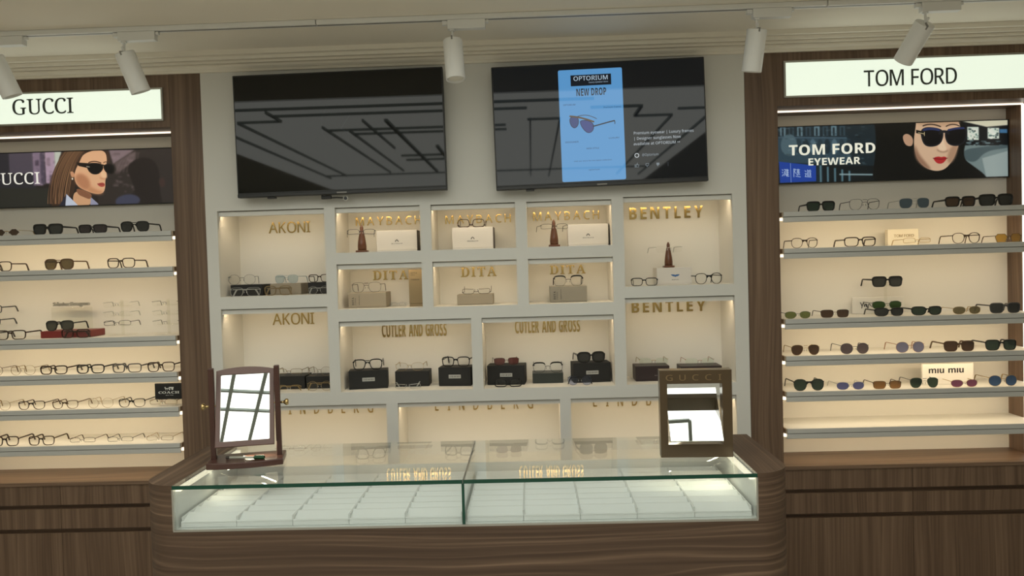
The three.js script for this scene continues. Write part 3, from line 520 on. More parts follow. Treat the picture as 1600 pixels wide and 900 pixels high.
// tilting mirror on the counter
{
  const o = thing('table_mirror', 'dark wooden tilting table mirror with brass knobs on the glass counter', 'mirror', [-1.006, C.top - 0.0005, 0.872], 13 * R);
  const s = new THREE.Shape(); s.moveTo(-0.122, -0.058); s.quadraticCurveTo(0, -0.092, 0.122, -0.058); s.lineTo(0.122, 0.065); s.lineTo(-0.122, 0.065); s.closePath();
  const g = new THREE.ExtrudeGeometry(s, { depth: 0.016, bevelEnabled: true, bevelSize: 0.003, bevelThickness: 0.003, bevelSegments: 2 }); g.rotateX(-Math.PI / 2); g.translate(0, 0.003, 0);
  mesh('base', g, M.mahogany, o);
  for (const k of [-1, 1]) {
    const p = mesh('post', rb(k * 0.1085 - 0.009, k * 0.1085 + 0.009, 0.02, 0.336, -0.014, 0.010, 0.003), M.mahogany, o);
    const pts = [[0, 0], [0.004, 0], [0.004, 0.010], [0.006, 0.012], [0.011, 0.018], [0.012, 0.023], [0.009, 0.027], [0, 0.028]].map(([a, b]) => new THREE.Vector2(a, b));
    const kg = new THREE.LatheGeometry(pts, 24); kg.rotateZ(-k * Math.PI / 2); kg.translate(k * 0.1175, 0.205, -0.002); mesh('knob', kg, M.brass, p);
    mesh('pivot', cyl(0.003, 0.003, 0.016, 12, [k * 0.099, 0.205, -0.002], [0, 0, Math.PI / 2]), M.brass, o);
  }
  const f = new THREE.Group(); f.name = 'mirror_frame'; f.position.set(0, 0.205, -0.002); f.rotation.x = -19 * R; o.add(f);
  const W = 0.095, H0 = -0.142, H1 = 0.120, out = new THREE.Shape(); out.moveTo(-W, H0); out.lineTo(W, H0); out.lineTo(W, H1); out.quadraticCurveTo(0, H1 + 0.022, -W, H1); out.closePath();
  const hole = new THREE.Path(), a = 0.083, b0 = -0.126, b1 = 0.108, rr = 0.006; hole.moveTo(-a + rr, b0); hole.lineTo(a - rr, b0); hole.quadraticCurveTo(a, b0, a, b0 + rr); hole.lineTo(a, b1 - rr); hole.quadraticCurveTo(a, b1, a - rr, b1); hole.lineTo(-a + rr, b1); hole.quadraticCurveTo(-a, b1, -a, b1 - rr); hole.lineTo(-a, b0 + rr); hole.quadraticCurveTo(-a, b0, -a + rr, b0); out.holes.push(hole);
  const fg = new THREE.ExtrudeGeometry(out, { depth: 0.012, bevelEnabled: true, bevelSize: 0.0015, bevelThickness: 0.0015, bevelSegments: 2 }); fg.translate(0, 0, -0.007);
  mesh('frame', fg, M.mahoganyLight, f);
  mesh('mirror_pane', bb(-a - 0.001, a + 0.001, b0 - 0.001, b1 + 0.001, -0.006, 0.001), M.mirror, f);
}
{
  const o = thing('marker_pen', 'green-capped pen lying on the base of the table mirror', 'pen', [-1.0, C.top + 0.0275, 0.905], -4 * R + 9 * R * 0);
  const t = (r0, r1, h, x) => cyl(r0, r1, h, 16, [x, 0, 0], [0, 0, Math.PI / 2]);
  mesh('barrel', t(0.0042, 0.0042, 0.09, -0.012), M.penBody, o); mesh('cap', merge([t(0.0058, 0.0058, 0.036, 0.05), rb(0.035, 0.066, 0.0055, 0.0075, -0.002, 0.002, 0.0006)]), M.penGreen, o); mesh('end_plug', t(0.005, 0.005, 0.012, -0.062), M.penDark, o);
}
// bronze frame with a tilted mirror
{
  const o = thing('bronze_counter_mirror', 'bronze frame stand with engraved letters and tilted mirror on glass counter', 'mirror', [0.539, C.top - 0.0005, 0.90], -3 * R);
  const W = 0.118, H = 0.292, s = new THREE.Shape(); s.moveTo(-W, 0); s.lineTo(W, 0); s.lineTo(W, H); s.lineTo(-W, H); s.closePath();
  const h = new THREE.Path(), a = -0.095, b = 0.088, c = 0.042, d = 0.248; h.moveTo(a, c); h.lineTo(b, c); h.lineTo(b, d); h.lineTo(a, d); h.closePath(); s.holes.push(h);
  const g = new THREE.ExtrudeGeometry(s, { depth: 0.045, bevelEnabled: true, bevelSize: 0.001, bevelThickness: 0.001, bevelSegments: 1 }); g.translate(0, 0.001, -0.015);
  mesh('frame', g, M.bronze, o);
  letters(o, 'GUCCI', 'sans', [-0.098, 0.085], [0.259, 0.279], 0.0312, 0.0015, M.bronzeLight, 0.75);
  const m = new THREE.Group(); m.name = 'tilted_mirror'; m.position.set(-0.004, 0.140, -0.002); m.rotation.x = -40 * R; o.add(m);
  mesh('mirror_pane', bb(-0.086, 0.086, -0.102, 0.100, 0.0, 0.003), M.mirror, m);
  mesh('backing', bb(-0.0865, 0.0865, -0.1025, 0.1005, -0.004, -0.0002), M.bronze, m);
}
// ---------------------------------------------------------------- gold letter signs on the niche backs
function goldSign(text, font, x, y, label, gap, mat = M.gold) {
  const o = thing('letter_sign', label, 'sign', [0, 0, 0], 0, 'metal letter signs in the niches');
  letters(o, text, font, x, y, -ND + 0.0005, 0.004, mat, gap);
}
goldSign('AKONI', 'sans', [-1.287, -1.081], [1.751, 1.806], 'thin gold five-letter sign in the upper corner niche', 0.1);
goldSign('AKONI', 'sans', [-1.285, -1.078], [1.299, 1.356], 'thin gold five-letter sign in the lower corner niche', 0.1);
goldSign('MAYBACH', 'sans', [-0.855, -0.535], [1.775, 1.817], 'wide gold letter sign above first nose stand and white box', 0.35);
goldSign('MAYBACH', 'sans', [-0.414, -0.094], [1.771, 1.812], 'wide gold letter sign above white box with dark glasses', 0.35);
goldSign('MAYBACH', 'sans', [0.016, 0.336], [1.773, 1.816], 'wide gold letter sign above nose stand with green glasses', 0.35);
goldSign('DITA', 'serifb', [-0.779, -0.606], [1.507, 1.551], 'gold serif letter sign beside the tall upright box', 0.2);
goldSign('DITA', 'serifb', [-0.346, -0.171], [1.510, 1.556], 'gold serif letter sign in the central small niche', 0.2);
goldSign('DITA', 'serifb', [0.09, 0.264], [1.511, 1.553], 'gold serif letter sign above the browline glasses', 0.2);
goldSign('BENTLEY', 'bold', [0.483, 0.839], [1.766, 1.823], 'bold gold letter sign above the winged emblem box', 0.35);
goldSign('BENTLEY', 'bold', [0.484, 0.841], [1.312, 1.364], 'bold gold letter sign above the bronze mirror', 0.35);
goldSign('CUTLER AND GROSS', 'bold', [-0.744, -0.425], [1.224, 1.290], 'tall condensed gold sign above three black boxes, first wide niche', 0.14);
goldSign('CUTLER AND GROSS', 'bold', [-0.088, 0.229], [1.226, 1.290], 'tall condensed gold sign above dark red sunglasses, second wide niche', 0.14);
goldSign('LINDBERG', 'sans', [-1.284, -0.802], [0.853, 0.912], 'spaced thin letter sign behind the wooden table mirror', 1.3, M.goldDull);
goldSign('LINDBERG', 'sans', [-0.494, -0.011], [0.854, 0.912], 'spaced thin letter sign in middle of the lowest niche row', 1.3, M.goldDull);
goldSign('LINDBERG', 'sans', [0.285, 0.768], [0.855, 0.912], 'spaced thin letter sign behind the bronze mirror', 1.3, M.goldDull);

// ---------------------------------------------------------------- case boxes and cards
const BOXES = [
  {"id": "redbox", "x": -2.1972, "y": 1.28, "z": -0.11, "w": 0.2413, "h": 0.0327, "d": 0.12, "yaw": 0, "mat": "red", "kind": "plain", "label": "flat dark red box lying on left cabinet third shelf", "group": null},
  {"id": "a1b1", "x": -1.3385, "y": 1.452, "z": -0.135, "w": 0.1515, "h": 0.0529, "d": 0.13, "yaw": 0, "mat": "blackbox", "kind": "plain", "label": "black case box nearest the wooden pillar in upper corner niche", "group": null},
  {"id": "a1b2", "x": -1.1602, "y": 1.452, "z": -0.155, "w": 0.1458, "h": 0.0534, "d": 0.13, "yaw": 0, "mat": "taupe", "kind": "plain", "label": "taupe case box in the middle of upper corner niche", "group": null},
  {"id": "a1b3", "x": -1.0007, "y": 1.452, "z": -0.155, "w": 0.1061, "h": 0.0549, "d": 0.13, "yaw": 0, "mat": "blackbox", "kind": "plain", "label": "black case box half hidden by frame edge of upper corner niche", "group": null},
  {"id": "a2b1", "x": -1.1728, "y": 1.0, "z": -0.18, "w": 0.1568, "h": 0.0621, "d": 0.12, "yaw": 0, "mat": "blackbox", "kind": "plain", "label": "long black case box behind the tilting mirror in lower corner niche", "group": null},
  {"id": "a2b2", "x": -1.0223, "y": 1.0, "z": -0.18, "w": 0.1319, "h": 0.0584, "d": 0.12, "yaw": 0, "mat": "blackbox", "kind": "plain", "label": "second black case box at the open side of lower corner niche", "group": null},
  {"id": "m1", "x": -0.6268, "y": 1.64, "z": -0.13, "w": 0.1896, "h": 0.0994, "d": 0.08, "yaw": 0, "mat": "whitebox", "kind": "emblem", "label": "white emblem box with dark side beside nose stand, below the blank television", "group": null},
  {"id": "m2", "x": -0.2706, "y": 1.64, "z": -0.15, "w": 0.1916, "h": 0.1036, "d": 0.12, "yaw": 0, "mat": "whitebox", "kind": "emblem", "label": "white emblem box carrying dark glasses in the middle upper niche", "group": null},
  {"id": "m3", "x": 0.2682, "y": 1.64, "z": -0.13, "w": 0.1872, "h": 0.1023, "d": 0.08, "yaw": 0, "mat": "whitebox", "kind": "emblem", "label": "white emblem box beside nose stand holding green glasses", "group": null},
  {"id": "d1", "x": -0.7732, "y": 1.38, "z": -0.14, "w": 0.1779, "h": 0.0727, "d": 0.12, "yaw": 0, "mat": "taupe", "kind": "side_text", "label": "taupe printed box lying under round black glasses", "group": null},
  {"id": "d1b", "x": -0.5394, "y": 1.38, "z": -0.14, "w": 0.0753, "h": 0.1739, "d": 0.1, "yaw": 0, "mat": "olivetaupe", "kind": "corner_text", "label": "tall upright taupe box at the side of its niche", "group": null},
  {"id": "d2", "x": -0.2673, "y": 1.38, "z": -0.14, "w": 0.1676, "h": 0.0496, "d": 0.12, "yaw": 0, "mat": "taupe", "kind": "plain", "label": "taupe box under dark folded glasses in the central small niche", "group": null},
  {"id": "d3", "x": 0.1694, "y": 1.38, "z": -0.14, "w": 0.1725, "h": 0.0762, "d": 0.12, "yaw": 0, "mat": "greytaupe", "kind": "side_text", "label": "grey printed box under black and gold browline glasses", "group": null},
  {"id": "b1", "x": 0.6656, "y": 1.448, "z": -0.155, "w": 0.1632, "h": 0.0803, "d": 0.11, "yaw": 0, "mat": "whitebox", "kind": "wing", "label": "white box with blue winged emblem under the nose stand", "group": null},
  {"id": "b2a", "x": 0.5523, "y": 1.0, "z": -0.145, "w": 0.1577, "h": 0.0712, "d": 0.11, "yaw": 0, "mat": "brownbox", "kind": "emblem_light", "label": "dark brown box with pale emblem partly behind bronze mirror", "group": null},
  {"id": "b2b", "x": 0.7796, "y": 1.0, "z": -0.145, "w": 0.1898, "h": 0.0654, "d": 0.11, "yaw": 0, "mat": "brownbox", "kind": "plain", "label": "dark brown box hidden behind the bronze mirror", "group": null},
  {"id": "c1a", "x": -0.7874, "y": 0.998, "z": -0.125, "w": 0.1814, "h": 0.0875, "d": 0.09, "yaw": 8, "mat": "blackbox", "kind": "plate", "label": "black box with silver plate under black pilot glasses", "group": null},
  {"id": "c1b", "x": -0.581, "y": 0.998, "z": -0.17, "w": 0.1616, "h": 0.0737, "d": 0.1, "yaw": 0, "mat": "blackbox", "kind": "plain", "label": "plain black box between two plated black boxes", "group": null},
  {"id": "c1c", "x": -0.3714, "y": 0.998, "z": -0.15, "w": 0.1542, "h": 0.0893, "d": 0.1, "yaw": -6, "mat": "blackbox", "kind": "plate", "label": "black plated box at the frame edge under black squared glasses", "group": null},
  {"id": "c2a", "x": -0.1297, "y": 0.998, "z": -0.15, "w": 0.1777, "h": 0.0923, "d": 0.1, "yaw": -5, "mat": "blackbox", "kind": "plate", "label": "black plated box under dark red sunglasses", "group": null},
  {"id": "c2b", "x": 0.0637, "y": 0.998, "z": -0.17, "w": 0.1451, "h": 0.0483, "d": 0.1, "yaw": 0, "mat": "greenblack", "kind": "plain", "label": "low greenish black box under black optical glasses", "group": null},
  {"id": "c2c", "x": 0.2679, "y": 0.998, "z": -0.16, "w": 0.1772, "h": 0.0929, "d": 0.1, "yaw": 5, "mat": "blackbox", "kind": "plate", "label": "tall black plated box under chunky black sunglasses", "group": null},
  {"id": "tf", "x": 1.7547, "y": 1.6, "z": -0.185, "w": 0.1429, "h": 0.0777, "d": 0.03, "yaw": 0, "mat": "cream", "kind": "gold_text", "label": "cream card box with gold lettering on right cabinet second shelf", "group": null},
  {"id": "mj", "x": 1.6538, "y": 1.28, "z": -0.221, "w": 0.2421, "h": 0.0787, "d": 0.012, "yaw": 0, "mat": "whitecard", "kind": "script", "label": "white card with black script signature on right cabinet third shelf", "group": null},
  {"id": "mm", "x": 1.9179, "y": 0.949, "z": -0.106, "w": 0.2342, "h": 0.098, "d": 0.012, "yaw": 0, "mat": "whitecard", "kind": "bold_text", "label": "white card with bold black letters on right cabinet fifth shelf", "group": null}
];
const EYEWEAR = [
  ["flat", "black", "green", 1.3183, 1.765, -0.02, 0.1262, 0, "open", "black squared sunglasses with dark green lenses, first on right cabinet top shelf", "eyewear on right cabinet shelf 1", 0],
  ["navi", "gun", "clear", 1.5145, 1.765, -0.02, 0.1344, 0, "open", "thin gunmetal double-bridge optical frame on right cabinet top shelf", "eyewear on right cabinet shelf 1", 0],
  ["navim", "silver", "bluegrey", 1.7373, 1.765, -0.02, 0.134, 0, "open", "silver pilot sunglasses with blue-grey lenses on right cabinet top shelf", "eyewear on right cabinet shelf 1", 0],
  ["flat", "black", "brown", 1.9422, 1.765, -0.02, 0.1335, 0, "open", "black sunglasses with dark brown lenses, fourth on right cabinet top shelf", "eyewear on right cabinet shelf 1", 0],
  ["flat", "black", "dark", 2.1012, 1.765, -0.02, 0.1502, 0, "open", "widest black flat-top sunglasses at the end of right cabinet top shelf", "eyewear on right cabinet shelf 1", 0],
  ["roundp", "brownthin", "clear", 1.2422, 1.6, -0.02, 0.1179, 0, "open", "slim brown panto optical frame, first on right cabinet second shelf", "eyewear on right cabinet shelf 2", 0],
  ["rect", "tort", "clear", 1.492, 1.6, -0.02, 0.1404, 0, "open", "dark thick rectangular optical frame beside the cream box with gold lettering", "eyewear on right cabinet shelf 2", 0],
  ["half", "gold", "clear", 1.754, 1.6, -0.035, 0.1232, 0, "open", "fine gold rimless spectacles in front of cream box with gold lettering", "eyewear on right cabinet shelf 2", 0],
  ["roundp", "brownthin", "clear", 1.966, 1.6, -0.02, 0.1223, 0, "open", "slim dark round optical frame beside the yellow-lens sunglasses", "eyewear on right cabinet shelf 2", 0],
  ["hexm", "brownthin", "amber", 2.1535, 1.6, -0.02, 0.1163, 0, "open", "six-sided sunglasses with yellow amber lenses on right cabinet second shelf", "eyewear on right cabinet shelf 2", 0],
  ["oval", "gun", "olive", 1.2063, 1.28, -0.02, 0.1154, 0, "open", "small oval sunglasses with yellow-green lenses, first on right cabinet third shelf", "eyewear on right cabinet shelf 3", 0],
  ["rect2", "brownthin", "brown", 1.3735, 1.28, -0.02, 0.1266, 0, "open", "brown rectangular sunglasses with brown lenses before the signature card", "eyewear on right cabinet shelf 3", 0],
  ["wrap", "black", "dark", 1.6191, 1.28, -0.02, 0.129, 0, "open", "black wraparound sunglasses in front of the white signature card", "eyewear on right cabinet shelf 3", 0],
  ["wrap", "black", "green", 1.7881, 1.28, -0.02, 0.1344, 0, "open", "large black wraparound sunglasses just past the white signature card", "eyewear on right cabinet shelf 3", 0],
  ["oval", "gold", "olivegold", 1.9653, 1.28, -0.02, 0.1226, 0, "open", "gold-rimmed sunglasses with olive gold lenses on right cabinet third shelf", "eyewear on right cabinet shelf 3", 0],
  ["square", "gun", "dark", 2.1362, 1.28, -0.02, 0.1337, 0, "open", "charcoal squared sunglasses at the far end of right cabinet third shelf", "eyewear on right cabinet shelf 3", 0],
  ["avi", "gold", "brown", 1.238, 1.112, -0.02, 0.127, 0, "open", "brown-lens aviator sunglasses, first on right cabinet fourth shelf", "eyewear on right cabinet shelf 4", 0],
  ["round", "gun", "purplegrey", 1.4601, 1.112, -0.02, 0.1266, 0, "open", "round gunmetal sunglasses with purple-grey lenses on right cabinet fourth shelf", "eyewear on right cabinet shelf 4", 0],
  ["round", "rose", "lilac", 1.71, 1.112, -0.02, 0.1261, 0, "open", "round rose gold sunglasses with pale lilac mirrored lenses", "eyewear on right cabinet shelf 4", 0],
  ["square", "brown", "brown", 1.9291, 1.112, -0.02, 0.1343, 0, "open", "brown squared sunglasses with brown lenses on right cabinet fourth shelf", "eyewear on right cabinet shelf 4", 0],
  ["square", "black", "green", 2.1161, 1.112, -0.02, 0.1368, 0, "open", "black squared sunglasses with green lenses at end of right cabinet fourth shelf", "eyewear on right cabinet shelf 4", 0],
  ["roundp", "black", "green", 1.2511, 0.949, -0.02, 0.1358, 0, "open", "black panto sunglasses with dark green lenses, first on right cabinet fifth shelf", "eyewear on right cabinet shelf 5", 0],
  ["oval", "silver", "bluemir", 1.4388, 0.949, -0.02, 0.1239, 0, "open", "silver sunglasses with violet-blue oval lenses on right cabinet fifth shelf", "eyewear on right cabinet shelf 5", 0],
  ["rect2", "brownthin", "amberbrown", 1.6044, 0.949, -0.02, 0.1265, 0, "open", "narrow rectangular sunglasses with amber brown lenses on right cabinet fifth shelf", "eyewear on right cabinet shelf 5", 0],
  ["avi", "gun", "green", 1.771, 0.949, -0.02, 0.1262, 0, "open", "dark green aviator sunglasses in front of the white card with black letters", "eyewear on right cabinet shelf 5", 0],
  ["oval", "gold", "pinkmir", 1.9501, 0.949, -0.02, 0.1173, 0, "open", "oval sunglasses with pink mirrored lenses beside the white lettered card", "eyewear on right cabinet shelf 5", 0],
  ["round", "gold", "blue", 2.123, 0.949, -0.02, 0.1256, 0, "open", "round gold sunglasses with deep blue lenses at end of right cabinet fifth shelf", "eyewear on right cabinet shelf 5", 0],
  ["hex", "gold", "brown", -2.4351, 1.765, -0.02, 0.112, 0, "open", "rimless diamond-shaped sunglasses with brown lenses at left cabinet top shelf", "eyewear on left cabinet shelf 1", 0],
  ["flat", "black", "dark", -2.2428, 1.765, -0.02, 0.1389, 0, "open", "black angular sunglasses with grey lenses, first full pair on left cabinet top shelf", "eyewear on left cabinet shelf 1", 0],
  ["rectb", "black", "purpledark", -2.0314, 1.765, -0.02, 0.1325, 0, "open", "black low rectangular sunglasses in the middle of left cabinet top shelf", "eyewear on left cabinet shelf 1", 0],
  ["navi2", "black", "dark", -1.8328, 1.765, -0.02, 0.1321, 0, "open", "black pilot sunglasses with top bar nearest the pillar on left cabinet top shelf", "eyewear on left cabinet shelf 1", 0],
  ["square", "tort", "clear", -2.4887, 1.6, -0.02, 0.1305, 0, "open", "tortoiseshell optical frame cut by the picture edge on left cabinet second shelf", "eyewear on left cabinet shelf 2", 0],
  ["navi2", "brown", "olivebrown", -2.1976, 1.6, -0.02, 0.136, 0, "open", "brown pilot sunglasses with olive lenses on left cabinet second shelf", "eyewear on left cabinet shelf 2", 0],
  ["square", "tort", "clear", -1.9048, 1.6, -0.02, 0.1294, 0, "open", "dark tortoiseshell squared optical frame nearest the pillar on left cabinet second shelf", "eyewear on left cabinet shelf 2", 0],
  ["rect", "tort", "clear", -2.4436, 1.28, -0.02, 0.1429, 0, "open", "dark brown wide optical frame left of the red box on left cabinet third shelf", "eyewear on left cabinet shelf 3", 0],
  ["rect", "tort", "clear", -2.1353, 1.28, -0.02, 0.1332, 0, "fold", "dark optical frame folded in front of the flat red box", "eyewear on left cabinet shelf 3", 0],
  ["navi2", "black", "olive2", -2.2268, 1.3127, -0.05, 0.1314, 0, "open", "black aviator sunglasses lying on top of the flat red box", "eyewear on left cabinet shelf 3", 0],
  ["round", "tortm", "clear", -2.5479, 1.112, -0.02, 0.1159, 0, "open", "round optical frame cut by picture edge on left cabinet fourth shelf", "eyewear on left cabinet shelf 4", 0],
  ["round", "goldbrown", "clear", -2.3924, 1.112, -0.02, 0.1156, 0, "open", "thin round gold optical frame on left cabinet fourth shelf", "eyewear on left cabinet shelf 4", 0],
  ["rectb2", "tort", "clear", -2.2463, 1.112, -0.02, 0.1275, 0, "open", "bold dark optical frame between the thin round one and its twin, fourth shelf left", "eyewear on left cabinet shelf 4", 0],
  ["rectb2", "black", "clear", -2.0718, 1.112, -0.02, 0.1302, 0, "open", "bold black optical frame in the middle of left cabinet fourth shelf", "eyewear on left cabinet shelf 4", 0],
  ["rect", "gun", "clear", -1.8992, 1.112, -0.02, 0.1359, 0, "open", "gunmetal rectangular optical frame with dark bridge on left cabinet fourth shelf", "eyewear on left cabinet shelf 4", 0],
  ["square", "tort", "clear", -1.7376, 1.112, -0.02, 0.1266, 0, "open", "squared tortoiseshell optical frame beside the pillar on left cabinet fourth shelf", "eyewear on left cabinet shelf 4", 0],
  ["round", "goldbrown", "clear", -2.5178, 0.949, -0.02, 0.1129, 0, "open", "gold round optical frame at picture edge on left cabinet fifth shelf", "eyewear on left cabinet shelf 5", 0],
  ["cat", "tort", "clear", -2.3591, 0.949, -0.02, 0.1248, 0, "open", "dark cat-eye optical frame, first whole one on left cabinet fifth shelf", "eyewear on left cabinet shelf 5", 0],
  ["cat", "brown", "clear", -2.1992, 0.949, -0.02, 0.1215, 0, "open", "brown cat-eye optical frame, second on left cabinet fifth shelf", "eyewear on left cabinet shelf 5", 0],
  ["round", "nude", "clear", -2.0307, 0.949, -0.02, 0.1182, 0, "open", "pale nude thin optical frame in the middle of left cabinet fifth shelf", "eyewear on left cabinet shelf 5", 0],
  ["cat", "black", "clear", -1.8822, 0.949, -0.02, 0.124, 0, "open", "dark cat-eye optical frame next to the black lettered plaque", "eyewear on left cabinet shelf 5", 0],
  ["half", "nude", "clear", -1.734, 0.949, -0.02, 0.1298, 0, "open", "pale half-rim optical frame underneath the black lettered plaque", "eyewear on left cabinet shelf 5", 0],
  ["square", "tort", "clear", -2.494, 0.78, -0.02, 0.1283, 0, "open", "dark squared optical frame at picture edge on left cabinet lowest shelf", "eyewear on left cabinet shelf 6", 0],
  ["square", "brownthin", "clear", -2.3199, 0.78, -0.02, 0.1219, 0, "open", "slim brown squared optical frame on left cabinet lowest shelf", "eyewear on left cabinet shelf 6", 0],
  ["half", "brownthin", "clear", -2.1249, 0.78, -0.02, 0.1216, 0, "open", "dark half-rim optical frame, third on left cabinet lowest shelf", "eyewear on left cabinet shelf 6", 0],
  ["half", "gun", "clear", -1.9457, 0.78, -0.02, 0.1212, 0, "open", "grey half-rim optical frame, fourth on left cabinet lowest shelf", "eyewear on left cabinet shelf 6", 0],
  ["half", "nude", "clear", -1.7578, 0.78, -0.02, 0.127, 0, "open", "faint pale half-rim optical frame beside the pillar on left cabinet lowest shelf", "eyewear on left cabinet shelf 6", 0],
  ["round", "gun", "clear", -1.3647, 1.5049, -0.085, 0.1217, 12, "open", "thin round gunmetal frame on black box in upper corner niche", "eyewear in upper corner niche", 0],
  ["rect2", "clearf", "clear", -1.3323, 1.452, -0.03, 0.1408, 0, "fold", "transparent frame folded before the black box in upper corner niche", "eyewear in upper corner niche", 0],
  ["navim", "silverblue", "icyblue", -1.1596, 1.5054, -0.1, 0.1157, -10, "open", "pale blue tinted metal glasses tilted on taupe box in upper corner niche", "eyewear in upper corner niche", 0],
  ["square", "goldbrown", "clear", -1.178, 1.452, -0.03, 0.1256, 0, "fold", "gold squared frame folded before the taupe box", "eyewear in upper corner niche", 0],
  ["square", "tort", "clear", -1.0012, 1.5069, -0.1, 0.1033, 0, "open", "dark tortoiseshell frame on half hidden black box in upper corner niche", "eyewear in upper corner niche", 0],
  ["round", "clearf", "clear", -0.9867, 1.452, -0.03, 0.0954, 0, "fold", "clear round frame folded before half hidden black box", "eyewear in upper corner niche", 0],
  ["half", "goldbrown", "clear", -1.1737, 1.0621, -0.13, 0.1295, 0, "open", "fine gold rimless frame on black box behind the tilting mirror", "eyewear in lower corner niche", 0],
  ["half", "gold", "clear", -1.1489, 1.0, -0.045, 0.1145, 0, "fold", "gold half-rim frame folded before the long black box, lower corner niche", "eyewear in lower corner niche", 0],
  ["round", "goldbrown", "clear", -1.0259, 1.0584, -0.13, 0.1107, 0, "open", "fine gold round frame on second black box in lower corner niche", "eyewear in lower corner niche", 0],
  ["round", "gold", "clear", -1.0044, 1.0, -0.045, 0.1142, 0, "fold", "gold round frame folded before second black box in lower corner niche", "eyewear in lower corner niche", 0],
  ["rect", "tort", "clear", -0.2775, 1.7436, -0.11, 0.1264, 0, "flip", "dark tortoiseshell frame lying on white emblem box in middle upper niche", "", 0],
  ["navim", "black", "clear", -0.7777, 1.4527, -0.09, 0.136, 0, "open", "black metal double-bridge glasses on taupe printed box", "", 0],
  ["half", "silver", "clear", -0.6322, 1.38, -0.1, 0.0847, 0, "fold", "faint rimless spectacles on niche floor beside tall taupe box", "", 0],
  ["half", "tort", "clear", -0.2622, 1.4296, -0.1, 0.1324, 0, "flip", "dark half-rim glasses upside down on central taupe box", "", 0],
  ["brow", "black", "clear", 0.1709, 1.4562, -0.1, 0.1376, 0, "open", "black and gold browline glasses on grey printed box", "", 0],
  ["rect", "black", "clear", 0.5171, 1.448, -0.05, 0.1203, -12, "open", "dark rectangular optical frame left of the winged emblem box", "", 0],
  ["roundp", "black", "clear", 0.8145, 1.448, -0.05, 0.1286, 10, "open", "dark round optical frame right of the winged emblem box", "", 0],
  ["rimless", "gold", "greenclear", 0.5619, 1.0712, -0.11, 0.1346, 0, "open", "gold rimless spectacles on dark brown box beside bronze mirror", "", 0],
  ["rimless", "rose", "greenclear", 0.777, 1.0654, -0.11, 0.1342, 0, "open", "rose gold rimless spectacles showing above the bronze mirror", "", 0],
  ["navi2", "black", "clear", -0.7864, 1.0855, -0.1, 0.1368, 8, "open", "black pilot optical glasses on first black plated box", "", 0],
  ["oval", "gold", "clear", -0.5934, 1.0717, -0.135, 0.1347, 0, "open", "thin gold optical glasses on the plain middle black box", "", 0],
  ["half", "silver", "clear", -0.5913, 0.998, -0.05, 0.1197, 0, "foldflip", "silver spectacles folded upside down before plain black box", "", 0],
  ["square", "black", "clear", -0.3712, 1.0873, -0.12, 0.1337, -8, "open", "black squared optical glasses on plated box at frame edge", "", 0],
  ["rect2", "tort", "redbrown", -0.1296, 1.0903, -0.115, 0.118, 8, "open", "dark red lens sunglasses on black plated box", "", 0],
  ["rect", "black", "clear", -0.1223, 0.998, -0.035, 0.1243, 0, "foldflip", "black optical glasses folded before the box with dark red sunglasses", "", 0],
  ["brow", "black", "clear", 0.0646, 1.0463, -0.135, 0.1396, 0, "open", "black optical glasses on the low greenish black box", "", 0],
  ["bold", "black", "dark", 0.2711, 1.0909, -0.125, 0.1327, 8, "open", "chunky black sunglasses on tall black plated box", "", 0],
  ["round", "black", "blueclear", 0.209, 0.998, -0.04, 0.1121, -8, "fold", "round black glasses with blue glint before tall black box", "", 0]
];

const BM = {
  red: std({ color: lin(0.20, 0.022, 0.018), roughness: 0.5 }), blackbox: std({ color: lin(0.007, 0.007, 0.0065), roughness: 0.65 }), taupe: std({ color: lin(0.33, 0.28, 0.205), roughness: 0.65 }), olivetaupe: std({ color: lin(0.22, 0.165, 0.085), roughness: 0.6 }),
  greytaupe: std({ color: lin(0.26, 0.235, 0.185), roughness: 0.6 }), whitebox: std({ color: lin(0.72, 0.68, 0.62), roughness: 0.55 }), brownbox: std({ color: lin(0.026, 0.014, 0.014), roughness: 0.45 }), greenblack: std({ color: lin(0.022, 0.028, 0.024), roughness: 0.4 }),
  cream: std({ color: lin(0.74, 0.68, 0.54), roughness: 0.6 }), whitecard: std({ color: lin(0.76, 0.73, 0.66), roughness: 0.5 }), darkside: std({ color: lin(0.035, 0.02, 0.012), roughness: 0.5 }), inkGrey: std({ color: lin(0.12, 0.11, 0.10), roughness: 0.6 }),
  ink: std({ color: lin(0.015, 0.014, 0.013), roughness: 0.6 }), inkGold: std({ color: lin(0.30, 0.21, 0.08), metalness: 0.5, roughness: 0.4 }), plate: std({ color: lin(0.55, 0.55, 0.52), metalness: 0.6, roughness: 0.4 }), wing: std({ color: lin(0.05, 0.14, 0.34), roughness: 0.5 }), inkPale: std({ color: lin(0.35, 0.32, 0.30), roughness: 0.5 }),
};
function tubeMark(pts, r, parent, material, name = 'pen_stroke') { mesh(name, new THREE.TubeGeometry(new THREE.CatmullRomCurve3(pts.map(([x, y, z]) => new THREE.Vector3(x, y, z))), pts.length * 5, r, 5), material, parent); }
const boxTop = {};
